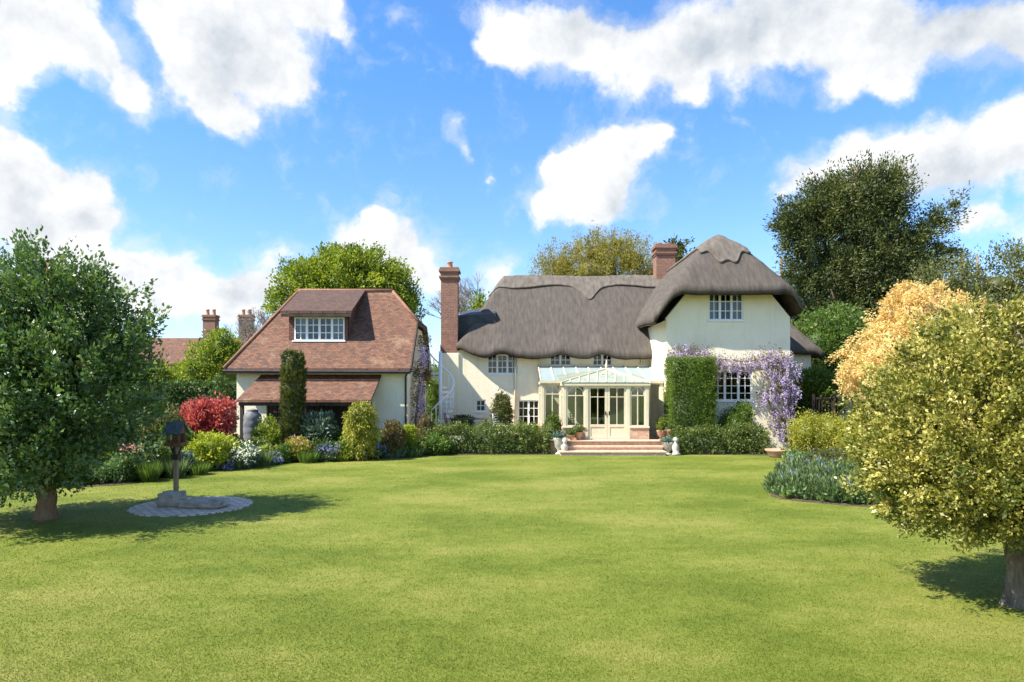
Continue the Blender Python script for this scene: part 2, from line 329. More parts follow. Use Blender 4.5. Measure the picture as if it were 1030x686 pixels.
# lawn: worn and lush patches of one turf
LAWN = [(.30, (.104, .136, .015)), (.5, (.150, .178, .024)), (.70, (.212, .214, .044))]
def lawnmat(name, blade):
    m, t, o = newmat(name); b = NN(t, 'ShaderNodeBsdfPrincipled')
    big = tnoise(t, .30, 6, .62, (1, 1.5, 1)); fine = tnoise(t, 26, 6, .7); mid = tnoise(t, 3.5, 5, .65, (1, 1.2, 1))
    a1 = NN(t, 'ShaderNodeMath', operation='MULTIPLY_ADD'); t.links.new(mid.outputs['Fac'], a1.inputs[0]); a1.inputs[1].default_value = .5
    sb = NN(t, 'ShaderNodeMath', operation='MULTIPLY_ADD'); t.links.new(big.outputs['Fac'], sb.inputs[0]); sb.inputs[1].default_value = 1.5; sb.inputs[2].default_value = -.5; t.links.new(sb.outputs[0], a1.inputs[2])
    last = a1.outputs[0]
    a2 = NN(t, 'ShaderNodeMath', operation='MULTIPLY_ADD')
    if blade:
        at_ = NN(t, 'ShaderNodeAttribute'); at_.attribute_name = 'v'; t.links.new(at_.outputs['Fac'], a2.inputs[0]); a2.inputs[1].default_value = .22
    else: t.links.new(fine.outputs['Fac'], a2.inputs[0]); a2.inputs[1].default_value = .22
    s2 = NN(t, 'ShaderNodeMath', operation='SUBTRACT'); t.links.new(last, s2.inputs[0]); s2.inputs[1].default_value = .11; t.links.new(s2.outputs[0], a2.inputs[2])
    r = ramp(t, a2.outputs[0], LAWN); t.links.new(r.outputs[0], b.inputs['Base Color']); b.inputs['Roughness'].default_value = .75; b.inputs['Specular IOR Level'].default_value = .15
    if blade:
        tr = NN(t, 'ShaderNodeBsdfTranslucent'); t.links.new(r.outputs[0], tr.inputs[0]); ms = NN(t, 'ShaderNodeMixShader'); ms.inputs[0].default_value = .35
        t.links.new(b.outputs[0], ms.inputs[1]); t.links.new(tr.outputs[0], ms.inputs[2]); t.links.new(ms.outputs[0], o.inputs[0])
    else:
        bp = NN(t, 'ShaderNodeBump'); bp.inputs['Strength'].default_value = .55; bp.inputs['Distance'].default_value = .04; t.links.new(fine.outputs['Fac'], bp.inputs['Height'])
        t.links.new(bp.outputs[0], b.inputs['Normal']); t.links.new(b.outputs[0], o.inputs[0])
    return m
M['lawn'] = lawnmat('mown_turf', False); M['blade'] = lawnmat('grass_blades', True)

# leaves
M['l_holly'] = lm('glossy_dark_leaf', (.032, .064, .014), (.095, .165, .042), (.25, .32, .12), rough=.36, spec=.5, trans=.25)
M['l_varieg'] = leafmat('cream_edged_leaf', [(.05, (.035, .055, .010)), (.32, (.125, .140, .020)), (.58, (.33, .30, .055)), (.88, (.64, .55, .18))], rough=.45, spec=.4, trans=.25, namt=.35)
M['l_yew'] = lm('dark_needle', (.024, .036, .010), (.066, .085, .020), (.16, .17, .042), rough=.6, trans=.15)
M['l_green'] = lm('mid_green_leaf', (.045, .085, .016), (.105, .175, .032), (.20, .28, .055))
M['l_dark'] = lm('deep_green_leaf', (.03, .055, .015), (.065, .115, .026), (.13, .19, .045), trans=.25)
M['l_bright'] = lm('bright_spring_leaf', (.08, .13, .014), (.19, .24, .028), (.34, .36, .05), trans=.4)
M['l_lime'] = lm('lime_leaf', (.15, .20, .02), (.32, .36, .035), (.50, .50, .07), trans=.4)
M['l_olive'] = lm('olive_spring_leaf', (.15, .14, .03), (.28, .24, .05), (.42, .35, .08), trans=.35)
M['l_olive2'] = lm('dull_olive_leaf', (.06, .07, .02), (.13, .14, .04), (.22, .21, .07), trans=.3)
M['l_gold'] = lm('golden_green_leaf', (.15, .16, .02), (.34, .33, .04), (.52, .48, .08), trans=.3)
M['l_orange'] = lm('apricot_leaf', (.50, .31, .11), (.69, .50, .21), (.80, .67, .35), trans=.35)
M['l_red'] = lm('crimson_leaf', (.26, .03, .035), (.52, .10, .10), (.68, .32, .28), trans=.35)
M['l_greygreen'] = lm('grey_green_leaf', (.06, .10, .07), (.12, .18, .13), (.22, .28, .22), trans=.2)
M['l_blue_green'] = lm('blue_green_leaf', (.055, .10, .03), (.12, .18, .06), (.24, .29, .13), trans=.25)
M['l_clip'] = lm('clipped_hedge_leaf', (.055, .095, .012), (.11, .17, .020), (.19, .25, .035), trans=.3)
M['l_rose'] = lm('rose_leaf', (.055, .085, .02), (.13, .175, .04), (.26, .27, .08), trans=.3)
M['l_brown'] = lm('bronze_leaf', (.08, .06, .025), (.17, .13, .05), (.24, .20, .09), trans=.3)
M['l_yewcol'] = lm('gold_tipped_yew', (.03, .045, .010), (.085, .10, .018), (.22, .21, .035), trans=.2)
M['f_lilac'] = lm('lilac_petal', (.33, .23, .52), (.54, .43, .72), (.78, .71, .90), trans=.3)
M['f_blue'] = lm('blue_petal', (.13, .14, .42), (.24, .25, .58), (.40, .42, .72), trans=.3)
M['f_white'] = lm('white_petal', (.65, .65, .55), (.75, .75, .66), (.85, .85, .80), trans=.3)
M['f_pink'] = lm('pink_petal', (.45, .14, .16), (.62, .30, .30), (.75, .50, .48), trans=.3)
M['f_yellow'] = lm('yellow_petal', (.55, .42, .04), (.65, .55, .08), (.75, .70, .3), trans=.3)

# ------------------------------------------------------------------ foliage
RNG = np.random.default_rng(11)
def unit(a): return a / np.maximum(np.linalg.norm(a, axis=-1, keepdims=True), 1e-9)
def leafmesh(name, P, D, L, Wd, V, mat, parent, cup=.25, extra=None):
    """P base points, D leaf directions, L lengths, Wd widths, V values -> one mesh of folded leaf faces"""
    n = len(P); rnd = unit(RNG.normal(size=(n, 3))); S = unit(np.cross(D, rnd)); N = np.cross(S, D)
    Lc = L[:, None]; Wc = Wd[:, None]
    v = np.empty((n, 4, 3)); v[:, 0] = P; v[:, 1] = P + D * Lc * .45 + S * Wc * .5 + N * Wc * cup; v[:, 2] = P + D * Lc; v[:, 3] = P + D * Lc * .45 - S * Wc * .5 + N * Wc * cup
    v = v.reshape(-1, 3); vals = np.repeat(V, 4); nv = len(v); nf = n
    faces = np.arange(nv).reshape(-1, 4)
    if extra is not None:
        ev, ef = extra; ef = np.array(ef) + nv; v = np.vstack([v, ev]); vals = np.concatenate([vals, np.full(len(ev), .15)]); faces = np.vstack([faces, ef])  # added core blocks light; its dark value stands in for inner shade
    me = bpy.data.meshes.new(name); me.vertices.add(len(v)); me.vertices.foreach_set('co', v.astype(np.float32).ravel())
    me.loops.add(len(faces) * 4); me.loops.foreach_set('vertex_index', faces.astype(np.int32).ravel())
    me.polygons.add(len(faces)); me.polygons.foreach_set('loop_start', np.arange(0, len(faces) * 4, 4, dtype=np.int32))
    me.update(calc_edges=True)
    a = me.attributes.new('v', 'FLOAT', 'POINT'); a.data.foreach_set('value', np.clip(vals, 0, 1).astype(np.float32))
    return link(name, me, mat, parent)
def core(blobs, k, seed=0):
    """lumpy solid added inside the leaves to block light, as quads"""
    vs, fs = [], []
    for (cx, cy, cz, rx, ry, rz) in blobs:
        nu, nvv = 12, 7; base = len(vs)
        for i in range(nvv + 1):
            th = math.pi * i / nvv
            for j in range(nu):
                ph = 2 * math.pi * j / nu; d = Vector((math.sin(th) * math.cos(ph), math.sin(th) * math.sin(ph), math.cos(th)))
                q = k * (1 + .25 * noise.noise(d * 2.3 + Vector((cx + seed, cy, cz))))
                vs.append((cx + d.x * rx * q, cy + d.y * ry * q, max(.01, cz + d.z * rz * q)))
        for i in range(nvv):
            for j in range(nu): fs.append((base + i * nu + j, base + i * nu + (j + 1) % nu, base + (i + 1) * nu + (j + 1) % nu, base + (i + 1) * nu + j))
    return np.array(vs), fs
def clumps(blobs, n, fill=.5, zmin=.05):
    w = np.array([(b[3] * b[4] * b[5]) ** (2 / 3) for b in blobs]); idx = RNG.choice(len(blobs), n, p=w / w.sum()); B = np.array(blobs)[idx]
    d = unit(RNG.normal(size=(n, 3))); r = fill + (1 - fill) * RNG.random(n) ** .6
    lump = np.array([noise.noise(Vector(q * 2.1 + bb[:3])) for q, bb in zip(d, B)]); r = r * (1 + .3 * lump)
    C = B[:, :3] + d * B[:, 3:] * r[:, None]; return C[C[:, 2] > zmin], unit(d * B[:, 3:])[C[:, 2] > zmin]
def crown(name, parent, blobs, mat, nclump, cr, per, leaf, wid=.5, fill=.5, core_k=.62, stretch=1.0, up=.25, zmin=.05, droop=0, vr=.5, name2=None):
    C, O = clumps(blobs, nclump, fill, zmin); n = len(C)
    ax = unit(O + np.array([0, 0, up - droop]) + RNG.normal(size=(n, 3)) * .25)
    cv = RNG.random(n); cs = cr * (.6 + .8 * RNG.random(n))
    I = np.repeat(np.arange(n), per); m = len(I)
    off = unit(RNG.normal(size=(m, 3))) * (RNG.random(m)[:, None] ** .5) * cs[I][:, None]
    if stretch != 1: al = (off * ax[I]).sum(1, keepdims=True); off = (off - al * ax[I]) * (1 / math.sqrt(stretch)) + al * ax[I] * stretch
    Pp = C[I] + off; Pp[:, 2] -= droop * (np.abs(off[:, 0]) + np.abs(off[:, 1])) * .6
    D = unit(ax[I] * .7 + off / cs[I][:, None] * .5 + RNG.normal(size=(m, 3)) * .55 + np.array([0, 0, .12 - droop * .8]))
    L = leaf * (.6 + .8 * RNG.random(m)); V = cv[I] * vr + RNG.random(m) * (1 - vr)
    k = Pp[:, 2] > zmin * .4; Pp, D, L, V = Pp[k], D[k], L[k], V[k]
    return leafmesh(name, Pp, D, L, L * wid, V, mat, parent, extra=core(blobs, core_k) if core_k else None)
def trunk(parent, base, top, r0, r1, targets, mat, bend=.15, name='trunk', lr=.35, twist=1.0, gnarl=False):
    mb = MB(); base, top = Vector(base), Vector(top); pts, rad = [], []
    if gnarl:                                   # fluted, knotted lower bole with root flare
        ring = []; NS, NR = 26, 40
        for i in range(NR):
            z = (top.z - base.z) * .6 * i / (NR - 1); s_ = z / (top.z - base.z); i0 = len(mb.v); ring.append(i0)
            c = base.lerp(top, s_) + Vector((math.sin(s_ * 4 + base.x) * bend * s_, math.cos(s_ * 3.1 + base.y) * bend * s_, 0))
            for j in range(NS):
                a = 2 * math.pi * j / NS; rr = (r0 + (r1 - r0) * s_) * (1 + .40 * math.exp(-z / .12)) * (1 + .16 * math.sin(a * 4 + z * 3 + 1) + .12 * math.sin(a * 7 - z * 5) + .28 * noise.noise(Vector((math.cos(a) * 1.5, math.sin(a) * 1.5, z * 4))) + .10 * noise.noise(Vector((math.cos(a) * 5, math.sin(a) * 5, z * 9))))
                mb.v.append((c.x + math.cos(a) * rr, c.y + math.sin(a) * rr, c.z))
        for a_, b_ in zip(ring, ring[1:]):
            for j in range(NS): mb.f.append((a_ + j, a_ + (j + 1) % NS, b_ + (j + 1) % NS, b_ + j))
    for i in range(8):
        s = i / 7; p = base.lerp(top, s) + Vector((math.sin(s * 4 + base.x) * bend * s, math.cos(s * 3.1 + base.y) * bend * s, 0))
        pts.append(p); rad.append((r0 + (r1 - r0) * s) * (.6 if gnarl and s < .6 else 1.35 if i == 0 else 1))
    mb.tube(pts, rad, 10)
    for q in targets:
        q = Vector(q); s = random.uniform(.35, 1); k = int(s * 7); st = pts[k]; ln = (q - st).length
        mid = st.lerp(q, .5) + Vector((random.uniform(-1, 1), random.uniform(-1, 1), random.uniform(.1, .8))) * ln * .10 * twist
        rr = max(rad[k] * lr * random.uniform(.7, 1.1), r1 * .3)
        mb.tube([st, st.lerp(mid, .5) + Vector((0, 0, ln * .03)), mid, mid.lerp(q, .6), q], [rr, rr * .85, rr * .6, rr * .4, rr * .15], 6)
    return mb.build(name, mat, parent, smooth=True, jitter=.03)
def bush(name, label, cat, px, ptop, hw, Y, mat, pbase=None, depth=None, leaf=.09, dens=1.0, cr=None, group=None, up=.3, wid=.5, lobes=3, core_k=.7, stem=True, part='foliage', zb=0.0, fill=.62, stretch=1, droop=0):
    """a shrub sized from where it stands (distance Y) and the height it reaches"""
    X = at(px, Y); r = hw / F * Y; top = zf(ptop, Y); h = max(top - zb, .15); depth = depth or r
    t = thing(name, (X, Y, zb), label, cat, group)
    blobs = [(X, Y, zb + h * .42, r * .74, depth * .78, h * .44)]
    if lobes: lobes = 5
    for i in range(lobes):
        a = 2 * math.pi * (i + random.random() * .6) / lobes
        q_ = random.uniform(.34, .50); blobs.append((X + math.cos(a) * r * random.uniform(.35, .62), Y + math.sin(a) * depth * .45, zb + h * random.uniform(.34, .66), r * q_, depth * q_, h * random.uniform(.26, .38)))
    area = (r + depth) * h * 4; nc = int(max(26, area * 42 * dens)); cr = cr or max(.07, min(r, h) * .22)
    per = int(max(7, 14))
    crown(part, t, blobs, mat, nc, cr, per, leaf, wid, fill, core_k, up=up, zmin=zb + .04, stretch=stretch, droop=droop)
    if stem: trunk(t, (X, Y, zb - .02), (X + r * .1, Y, zb + h * .5), max(.02, r * .06), .01, [b[:3] for b in blobs[1:]], M['bark'], .04, 'stem')
    return t
def flowers(parent, px, py, hw, hh, Y, mat, n, size, name='blossoms', depth=.3):
    X = at(px, Y); z = zf(py, Y); r = hw / F * Y; rz = hh / F * Y
    q = RNG.normal(size=(n, 3)) * .5; q = np.clip(q, -1, 1); Pp = np.column_stack([X + q[:, 0] * r, Y - depth * .4 + q[:, 1] * depth, np.maximum(z + q[:, 2] * rz, .05)])
    K = 4; Pp = np.repeat(Pp, K, 0) + RNG.normal(size=(n * K, 3)) * size * .35
    D = unit(RNG.normal(size=(n * K, 3)) + np.array([0, -.5, .4])); L = size * (.7 + .6 * RNG.random(n * K))
    return leafmesh(name, Pp, D, L, L * .8, RNG.random(n * K), mat, parent)
def spears(name, label, cat, px, ptop, hw, Y, mat, n=160, wid=.018, depth=None, group=None, lean=.5, zb=0.0, part='leaves'):
    """upright strap-leaved clump"""
    X = at(px, Y); r = hw / F * Y; depth = depth or r; h = max(zf(ptop, Y) - zb, .12); t = thing(name, (X, Y, zb), label, cat, group)
    a = RNG.random(n) * 2 * np.pi; q = np.sqrt(RNG.random(n)) * .75; bx = X + np.cos(a) * q * r; by = Y + np.sin(a) * q * depth
    D = unit(np.column_stack([np.cos(a) * q * lean + RNG.normal(size=n) * .15, np.sin(a) * q * lean + RNG.normal(size=n) * .15, np.ones(n)]))
    L = h * (.6 + .45 * RNG.random(n)) / D[:, 2]; V = RNG.random(n)
    leafmesh(part, np.column_stack([bx, by, np.full(n, zb)]), D, L, np.full(n, wid * 2), V, mat, t)
    return t

# ================================================================== THE SETTING
def sheet(name, pts, z, mat, kind='structure', th=None):
    mb = MB(); 
    if th is None: mb.face([(x, y, z) for x, y in pts])
    else:
        n = len(pts); mb.v = [(x, y, z) for x, y in pts] + [(x, y, z - th) for x, y in pts]
        mb.f = [tuple(range(n)), tuple(range(2 * n - 1, n - 1, -1))] + [(i, i + n, (i + 1) % n + n, (i + 1) % n) for i in range(n)]
    o = mb.build(name, mat); o['kind'] = kind; return o
# lawn with slight undulation near, flat beyond
mb = MB(); xs = sorted(set([-1500, -400, -120, -50] + [i * 1.0 for i in range(-30, 31)] + [50, 120, 400, 1500])); ys = sorted(set([-200, -60, -20] + [i * 1.0 for i in range(-6, 46)] + [60, 100, 200, 500, 1500]))
for y in ys:
    for x in xs: mb.v.append((x, y, 0.0))
nx = len(xs)
for j in range(len(ys) - 1):
    for i in range(nx - 1): mb.f.append((j * nx + i, j * nx + i + 1, (j + 1) * nx + i + 1, (j + 1) * nx + i))
lawn = mb.build('lawn', M['lawn']); lawn['kind'] = 'structure'

BEDL = [(-15, 15.8), (-12, 16.3), (-9.9, 17.2), (-9.35, 18.8), (-8.7, 20.6), (-7.04, 22.5), (-5.4, 23.8), (-3.07, 24.7), (-1, 25.0), (1.5, 25.05), (1.5, 26.0), (-4, 26.3), (-4, 27.5), (-15, 27.5)]
BEDR = [(5.7, 25.0), (8.5, 24.95), (9.55, 24.6), (9.4, 23.6), (8.7, 21.5), (7.6, 18.5), (6.15, 16.3), (5.85, 15.4), (6.15, 14.8), (7.0, 14.2), (8.5, 13.7), (11, 13.2), (16, 13), (20, 13), (20, 26.8), (5.7, 26.8)]
sheet('flower_bed', BEDL, .012, M['soil'], th=.04); sheet('flower_bed', BEDR, .012, M['soil'], th=.04)
DISC = (-6.62, 14.15, 1.17)
circ = [(DISC[0] + math.cos(a * math.pi / 24) * DISC[2] * (1 + .02 * math.sin(a * 3)), DISC[1] + math.sin(a * math.pi / 24) * DISC[2]) for a in range(48)]
sheet('paving', circ, .025, M['paving'], th=.05)
mb = MB(); mb.box(-12.5, 6.1, 26.1, 38, -.1, .45); mb.box(1.45, 5.72, 25.45, 26.1, -.1, .45)
mb.build('terrace', M['brick_pale'], bevel=.01)['kind'] = 'structure'
def inpoly(x, y, poly):
    r = np.zeros(len(x), bool); n = len(poly); j = n - 1
    for i in range(n):
        xi, yi = poly[i]; xj, yj = poly[j]
        c = ((yi > y) != (yj > y)) & (x < (xj - xi) * (y - yi) / (yj - yi + 1e-12) + xi); r ^= c; j = i
    return r
# grass blades
n = 520000; u = RNG.random(n); Y0, Y1 = 4.6, 24.0
gy = 1 / ((1 / Y0) * (1 - u) + (1 / Y1) * u); gx = (RNG.random(n) * 2 - 1) * (gy * .80 + 1.0)
k = ~inpoly(gx, gy, BEDL) & ~inpoly(gx, gy, BEDR) & ((gx - DISC[0]) ** 2 + (gy - DISC[1]) ** 2 > (DISC[2] + .01) ** 2) & (gy < 24.9)
gx, gy = gx[k], gy[k]; n = len(gx); a = RNG.random(n) * 2 * np.pi; tl = .3 + RNG.random(n) * 1.2
D = unit(np.column_stack([np.cos(a) * tl, np.sin(a) * tl, np.full(n, 1.)])); L = .009 + .012 * RNG.random(n); wd = .0034 * (gy / 5.5) ** .8 * (1 + RNG.random(n))
g = leafmesh('grass', np.column_stack([gx, gy, np.full(n, -.002)]), D, L, wd, RNG.random(n), M['blade'], None, cup=.0); g['kind'] = 'stuff'

# ================================================================== COTTAGE
def wall_open(mb, axis, c, a0, a1, z0, z1, ops, depth):
    """wall face at coordinate c along axis 'y' (faces -y) or 'x', with openings (a0,a1,z0,z1) and reveals of given depth (signed)"""
    A = sorted(set([a0, a1] + [v for o in ops for v in o[:2]])); Z = sorted(set([z0, z1] + [v for o in ops for v in o[2:]]))
    P = (lambda a, z, d=0: (a, c + d, z)) if axis == 'y' else (lambda a, z, d=0: (c + d, a, z))
    for i in range(len(A) - 1):
        for j in range(len(Z) - 1):
            am, zm = (A[i] + A[i + 1]) / 2, (Z[j] + Z[j + 1]) / 2
            if any(o[0] < am < o[1] and o[2] < zm < o[3] for o in ops): continue
            for dd in (0, depth): mb.face([P(A[i], Z[j], dd), P(A[i + 1], Z[j], dd), P(A[i + 1], Z[j + 1], dd), P(A[i], Z[j + 1], dd)])
    for (p, q, r, s) in ops + [(a0, a1, z0, z1)]:
        mb.face([P(p, r), P(p, s), P(p, s, depth), P(p, r, depth)]); mb.face([P(q, r), P(q, s), P(q, s, depth), P(q, r, depth)])
        mb.face([P(p, r), P(q, r), P(q, r, depth), P(p, r, depth)]); mb.face([P(p, s), P(q, s), P(q, s, depth), P(p, s, depth)])
def clip(o, co, no):
    bm = bmesh.new(); bm.from_mesh(o.data); og = ORG[o]
    bmesh.ops.bisect_plane(bm, geom=bm.verts[:] + bm.edges[:] + bm.faces[:], plane_co=Vector(co) - og, plane_no=no, clear_outer=True)
    bm.to_mesh(o.data); bm.free()
def window(parent, x0, x1, z0, z1, y, lights, cols, rows, mat=None, curtain=False, sill=True, name='window', label=None, transom=0):
    """frame with casements and glazing bars facing -y; pane, sill and curtain are its sub-parts"""
    mat = mat or M['white']; mb = MB(); fr = .055; d0, d1 = y + .05, y + .12
    mb.box(x0, x1, d0, d1, z1 - fr, z1); mb.box(x0, x1, d0, d1, z0, z0 + fr); mb.box(x0, x0 + fr, d0, d1, z0 + fr, z1 - fr); mb.box(x1 - fr, x1, d0, d1, z0 + fr, z1 - fr)
    w = (x1 - x0) / lights
    for i in range(1, lights): mb.box(x0 + i * w - .045, x0 + i * w + .045, d0 + .003, d1, z0 + fr, z1 - fr)
    if transom: mb.box(x0 + fr, x1 - fr, d0 + .006, d1, z1 - transom - .03, z1 - transom + .03)
    for i in range(lights):
        for c in range(1, cols): xx = x0 + i * w + w * c / cols; mb.box(xx - .015, xx + .015, d0 + .02, d1 - .01, z0 + fr, z1 - fr)
        for r in range(1, rows): zz = z0 + (z1 - z0) * r / rows; mb.box(x0 + i * w + .046, x0 + i * w + w - .046, d0 + .022, d1 - .012, zz - .015, zz + .015)
    f = mb.build(name, mat, parent)
    if label: f['label'] = label
    p = MB(); p.box(x0 + .02, x1 - .02, d1 - .03, d1 - .024, z0 + .02, z1 - .02); p.build('pane', M['glass'], f)
    if sill: s = MB(); s.box(x0 - .06, x1 + .06, y - .06, y + .05, z0 - .06, z0 - .002); s.build('sill', mat, f, bevel=.008)
    if curtain:
        for (p0, p1) in ((x0 + .05, x0 + (x1 - x0) * .27), (x1 - (x1 - x0) * .27, x1 - .05)):
            s = MB(); k = 14; yy = [y + .2 + .02 * math.sin(i * 2.2) for i in range(k + 1)]; xx = [p0 + (p1 - p0) * i / k for i in range(k + 1)]
            for i in range(k): s.face([(xx[i], yy[i], z0), (xx[i + 1], yy[i + 1], z0), (xx[i + 1], yy[i + 1], z1), (xx[i], yy[i], z1)])
            s.build('curtain', M['curtain'], f)
    return f
def wpx(a, b, t, u, Y): return (at(a, Y), at(b, Y), zf(u, Y), zf(t, Y))     # (x0,x1,z0,z1)

YM, YW = 30.4, 27.0; XW0, XW1 = 6.12, 11.0
house = thing('cottage', (4, 30, 0), 'large cream cottage with grey thatched roof and projecting right gable', 'house')
ops = [wpx(490, 520.5, 356.5, 376, YM), wpx(553, 574.5, 356, 368, YM), wpx(596, 616, 356, 368, YM), wpx(478.5, 488.5, 402, 414, YM),
       (at(521, YM), at(542.5, YM), .46, zf(402.5, YM))]
ops = [tuple(round(v, 3) for v in o) for o in ops]; cons_door = (3.3, 4.2, .46, 2.4)
mb = MB(); wall_open(mb, 'y', YM, -3.2, 6.3, 0, 4.4, ops + [cons_door], .28)
mb.box(-3.2, -2.92, YM + .282, 36.4, 0, 4.6); mb.box(-2.92, 6.3, 36.12, 36.4, 0, 4.6)
wl_ = mb.build('wall', M['cream'], house)
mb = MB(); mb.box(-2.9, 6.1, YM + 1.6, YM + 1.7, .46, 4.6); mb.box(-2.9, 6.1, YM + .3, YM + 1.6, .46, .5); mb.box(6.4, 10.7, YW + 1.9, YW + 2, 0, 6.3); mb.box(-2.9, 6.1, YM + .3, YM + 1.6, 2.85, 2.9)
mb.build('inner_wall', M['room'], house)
wo_ = [wpx(713, 748, 293.5, 322, YW), wpx(716, 757, 373, 403, YW)]; wo_ = [tuple(round(v, 3) for v in o) for o in wo_]
mb = MB(); wall_open(mb, 'y', YW, XW0, XW1, 0, 7.2, wo_, .28)
w2 = mb.build('gable_wall', M['cream'], house)
SL = 1.22; XC = (XW0 + XW1) / 2
for s in (-1, 1): clip(w2, (XC + s * 2.44, YW, 5.25), Vector((s * SL, 0, 1)).normalized())
mb = MB(); mb.box(XW0, XW0 + .28, YW + .282, 36, 0, 5.15); mb.box(XW1 - .28, XW1, YW + .282, 36, 0, 5.15); mb.box(XW0 + .28, XW1 - .28, 35.7, 36, 0, 6)
mb.box(XW1 + .002, 13.1, 29.9, 30.15, 0, 4.2); mb.box(12.85, 13.1, 30.152, 35, 0, 4.1)
mb.build('side_wall', M['cream'], house)

def smin(a, b, k):
    h = max(0, min(1, .5 + .5 * (b - a) / k)); return b * (1 - h) + a * h - k * h * (1 - h)
def thatch(name, rows, top, thick, mat, parent, rough=.03, under=True):
    """rows: list of lists of (x,y) plan points -> a solid thatch coat with a rounded eave"""
    nr, nc = len(rows), len(rows[0]); v, f, mi = [], [], []
    def nz(x, y, s): return noise.noise(Vector((x * 1.7, y * 1.7, s))) * rough + noise.noise(Vector((x * 6, y * 6, s))) * rough * .4
    Z = [[top(x, y) + nz(x, y, 1) for x, y in r] for r in rows]
    for r, zr in zip(rows, Z):
        for (x, y), z in zip(r, zr): v.append((x, y, z))
    for j in range(nr - 1):
        for i in range(nc - 1): f.append((j * nc + i, j * nc + i + 1, (j + 1) * nc + i + 1, (j + 1) * nc + i)); mi.append(0)
    loop = [(0, i) for i in range(nc)] + [(j, nc - 1) for j in range(1, nr)] + [(nr - 1, i) for i in range(nc - 2, -1, -1)] + [(j, 0) for j in range(nr - 2, 0, -1)]
    cx = sum(rows[j][i][0] for j, i in loop) / len(loop); cy = sum(rows[j][i][1] for j, i in loop) / len(loop)
    prev = [j * nc + i for j, i in loop]
    for (fr, out) in ((.18, .045), (.5, .07), (.82, .03), (1.0, -.05)):
        cur = []
        for j, i in loop:
            x, y = rows[j][i]; jm, im = j, i
            nx_ = (-1 if i == 0 else (1 if i == nc - 1 else 0)); ny_ = (-1 if j == 0 else (1 if j == nr - 1 else 0))
            cur.append(len(v)); v.append((x + nx_ * out, y + ny_ * out, Z[j][i] - thick * fr + nz(x * 2, y * 2, 5) * .4))
        n_ = len(loop)
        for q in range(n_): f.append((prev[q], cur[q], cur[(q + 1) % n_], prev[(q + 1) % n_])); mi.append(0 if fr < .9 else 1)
        prev = cur
    if under:
        b0 = len(v)
        for r, zr in zip(rows, Z):
            for (x, y), z in zip(r, zr): v.append((x, y, z - thick * 1.02))
        for j in range(nr - 1):
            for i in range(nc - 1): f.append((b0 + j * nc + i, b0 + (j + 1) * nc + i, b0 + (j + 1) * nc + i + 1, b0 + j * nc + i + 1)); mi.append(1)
    me = bpy.data.meshes.new(name); me.from_pydata(v, [], f); me.update()
    for p, m_ in zip(me.polygons, mi): p.material_index = m_; p.use_smooth = True
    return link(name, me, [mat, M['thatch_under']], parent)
RY, RZ = 33.5, 7.95
EYES = [(at(505, 29.9), .23, .62), (at(565, 29.9), .20, .5), (at(606, 29.9), .20, .5)]
def main_top(x, y):
    d = abs(y - RY); s = RZ - 1.00 * d - .012 * d * d + .12 * max(0, d - 2.6) ** 2 * -.3
    hip = RZ - 1.75 * max(0, (-.45 - x)) if x < -.45 else RZ + .6
    z = smin(s, hip, .5) - 0.0
    z = smin(z, RZ - .02, .3)
    if y < RY:
        for (ex, h, w) in EYES: z += h * math.exp(-((x - ex) / w) ** 2 * 1.6) * math.exp(-max(0, y - 29.8) / .75)
    return z
rows = []
for j in range(56):
    y = 29.83 + (37.1 - 29.83) * j / 55; row = []
    for i in range(110):
        x = -2.42 + (8.4 + 2.42) * i / 109
        yy = y
        if i < 16: c = (1 - i / 16) ** 2; yy = y + (RY - y) * .13 * c       # rounded corner in plan
        row.append((x, yy))
    rows.append(row)
roof = thatch('thatch_roof', rows, main_top, .36, M['thatch'], house)
def capw(x): return .62 + .62 * math.exp(-((x - 3.65) / .42) ** 2) + .06 * math.sin(x * 2.1) + .10 * math.exp(-((x + .2) / .9) ** 2)
rows = []
for j in range(25):
    t_ = -1 + 2 * j / 24; rows.append([(x, RY + t_ * capw(x)) for x in [-1.05 + i * .08 for i in range(110)]])
thatch('ridge_cap', rows, lambda x, y: main_top(x, y) + .10 + .03 * math.sin(x * 1.3), .14, M['thatch_ridge'], roof, .02)

YA = 28.2; WZ = 8.9
def wing_top(x, y):
    d = abs(x - XC); s = WZ + .12 - .80 * d - .145 * d * d
    if y < YA: s = smin(s, WZ - 1.30 * (YA - y), .55)
    return smin(s, WZ - .02, .95)
rows = []
for j in range(64):
    y = 26.3 + (36.6 - 26.3) * j / 63
    row = []
    for i in range(64):
        u_ = -1 + 2 * i / 63; x = XC + u_ * ((2.92 if u_ < 0 else 2.68) + .05 * math.sin(y))
        yy = y + (.30 * abs(u_) ** 6 * (1 if j < 40 else 0) * (1 - j / 40))
        row.append((x, yy))
    rows.append(row)
wroof = thatch('thatch_roof', rows, wing_top, .40, M['thatch'], house)
rows = []
for j in range(40):
    row = []
    for i in range(31):
        u_ = -1 + 2 * i / 30; x = XC + u_ * .95
        y0 = 27.02 + .50 * abs(u_) ** 1.2 + .10 * math.cos(u_ * 9); row.append((x, y0 + (36.4 - y0) * (j / 39) ** 1.3))
    rows.append(row)
thatch('ridge_cap', rows, lambda x, y: wing_top(x, y) + .11, .15, M['thatch_ridge'], wroof, .02)
def low_top(x, y):
    s = 4.15 + 1.45 * max(0, 13.45 - x); return smin(smin(s, 7.05 - 1.05 * abs(y - 32.2), .5), 6.2, .3)
rows = [[(10.95 + 2.5 * i / 23, 29.55 + 5.6 * j / 30) for i in range(24)] for j in range(31)]
thatch('thatch_roof', rows, low_top, .36, M['thatch'], house)
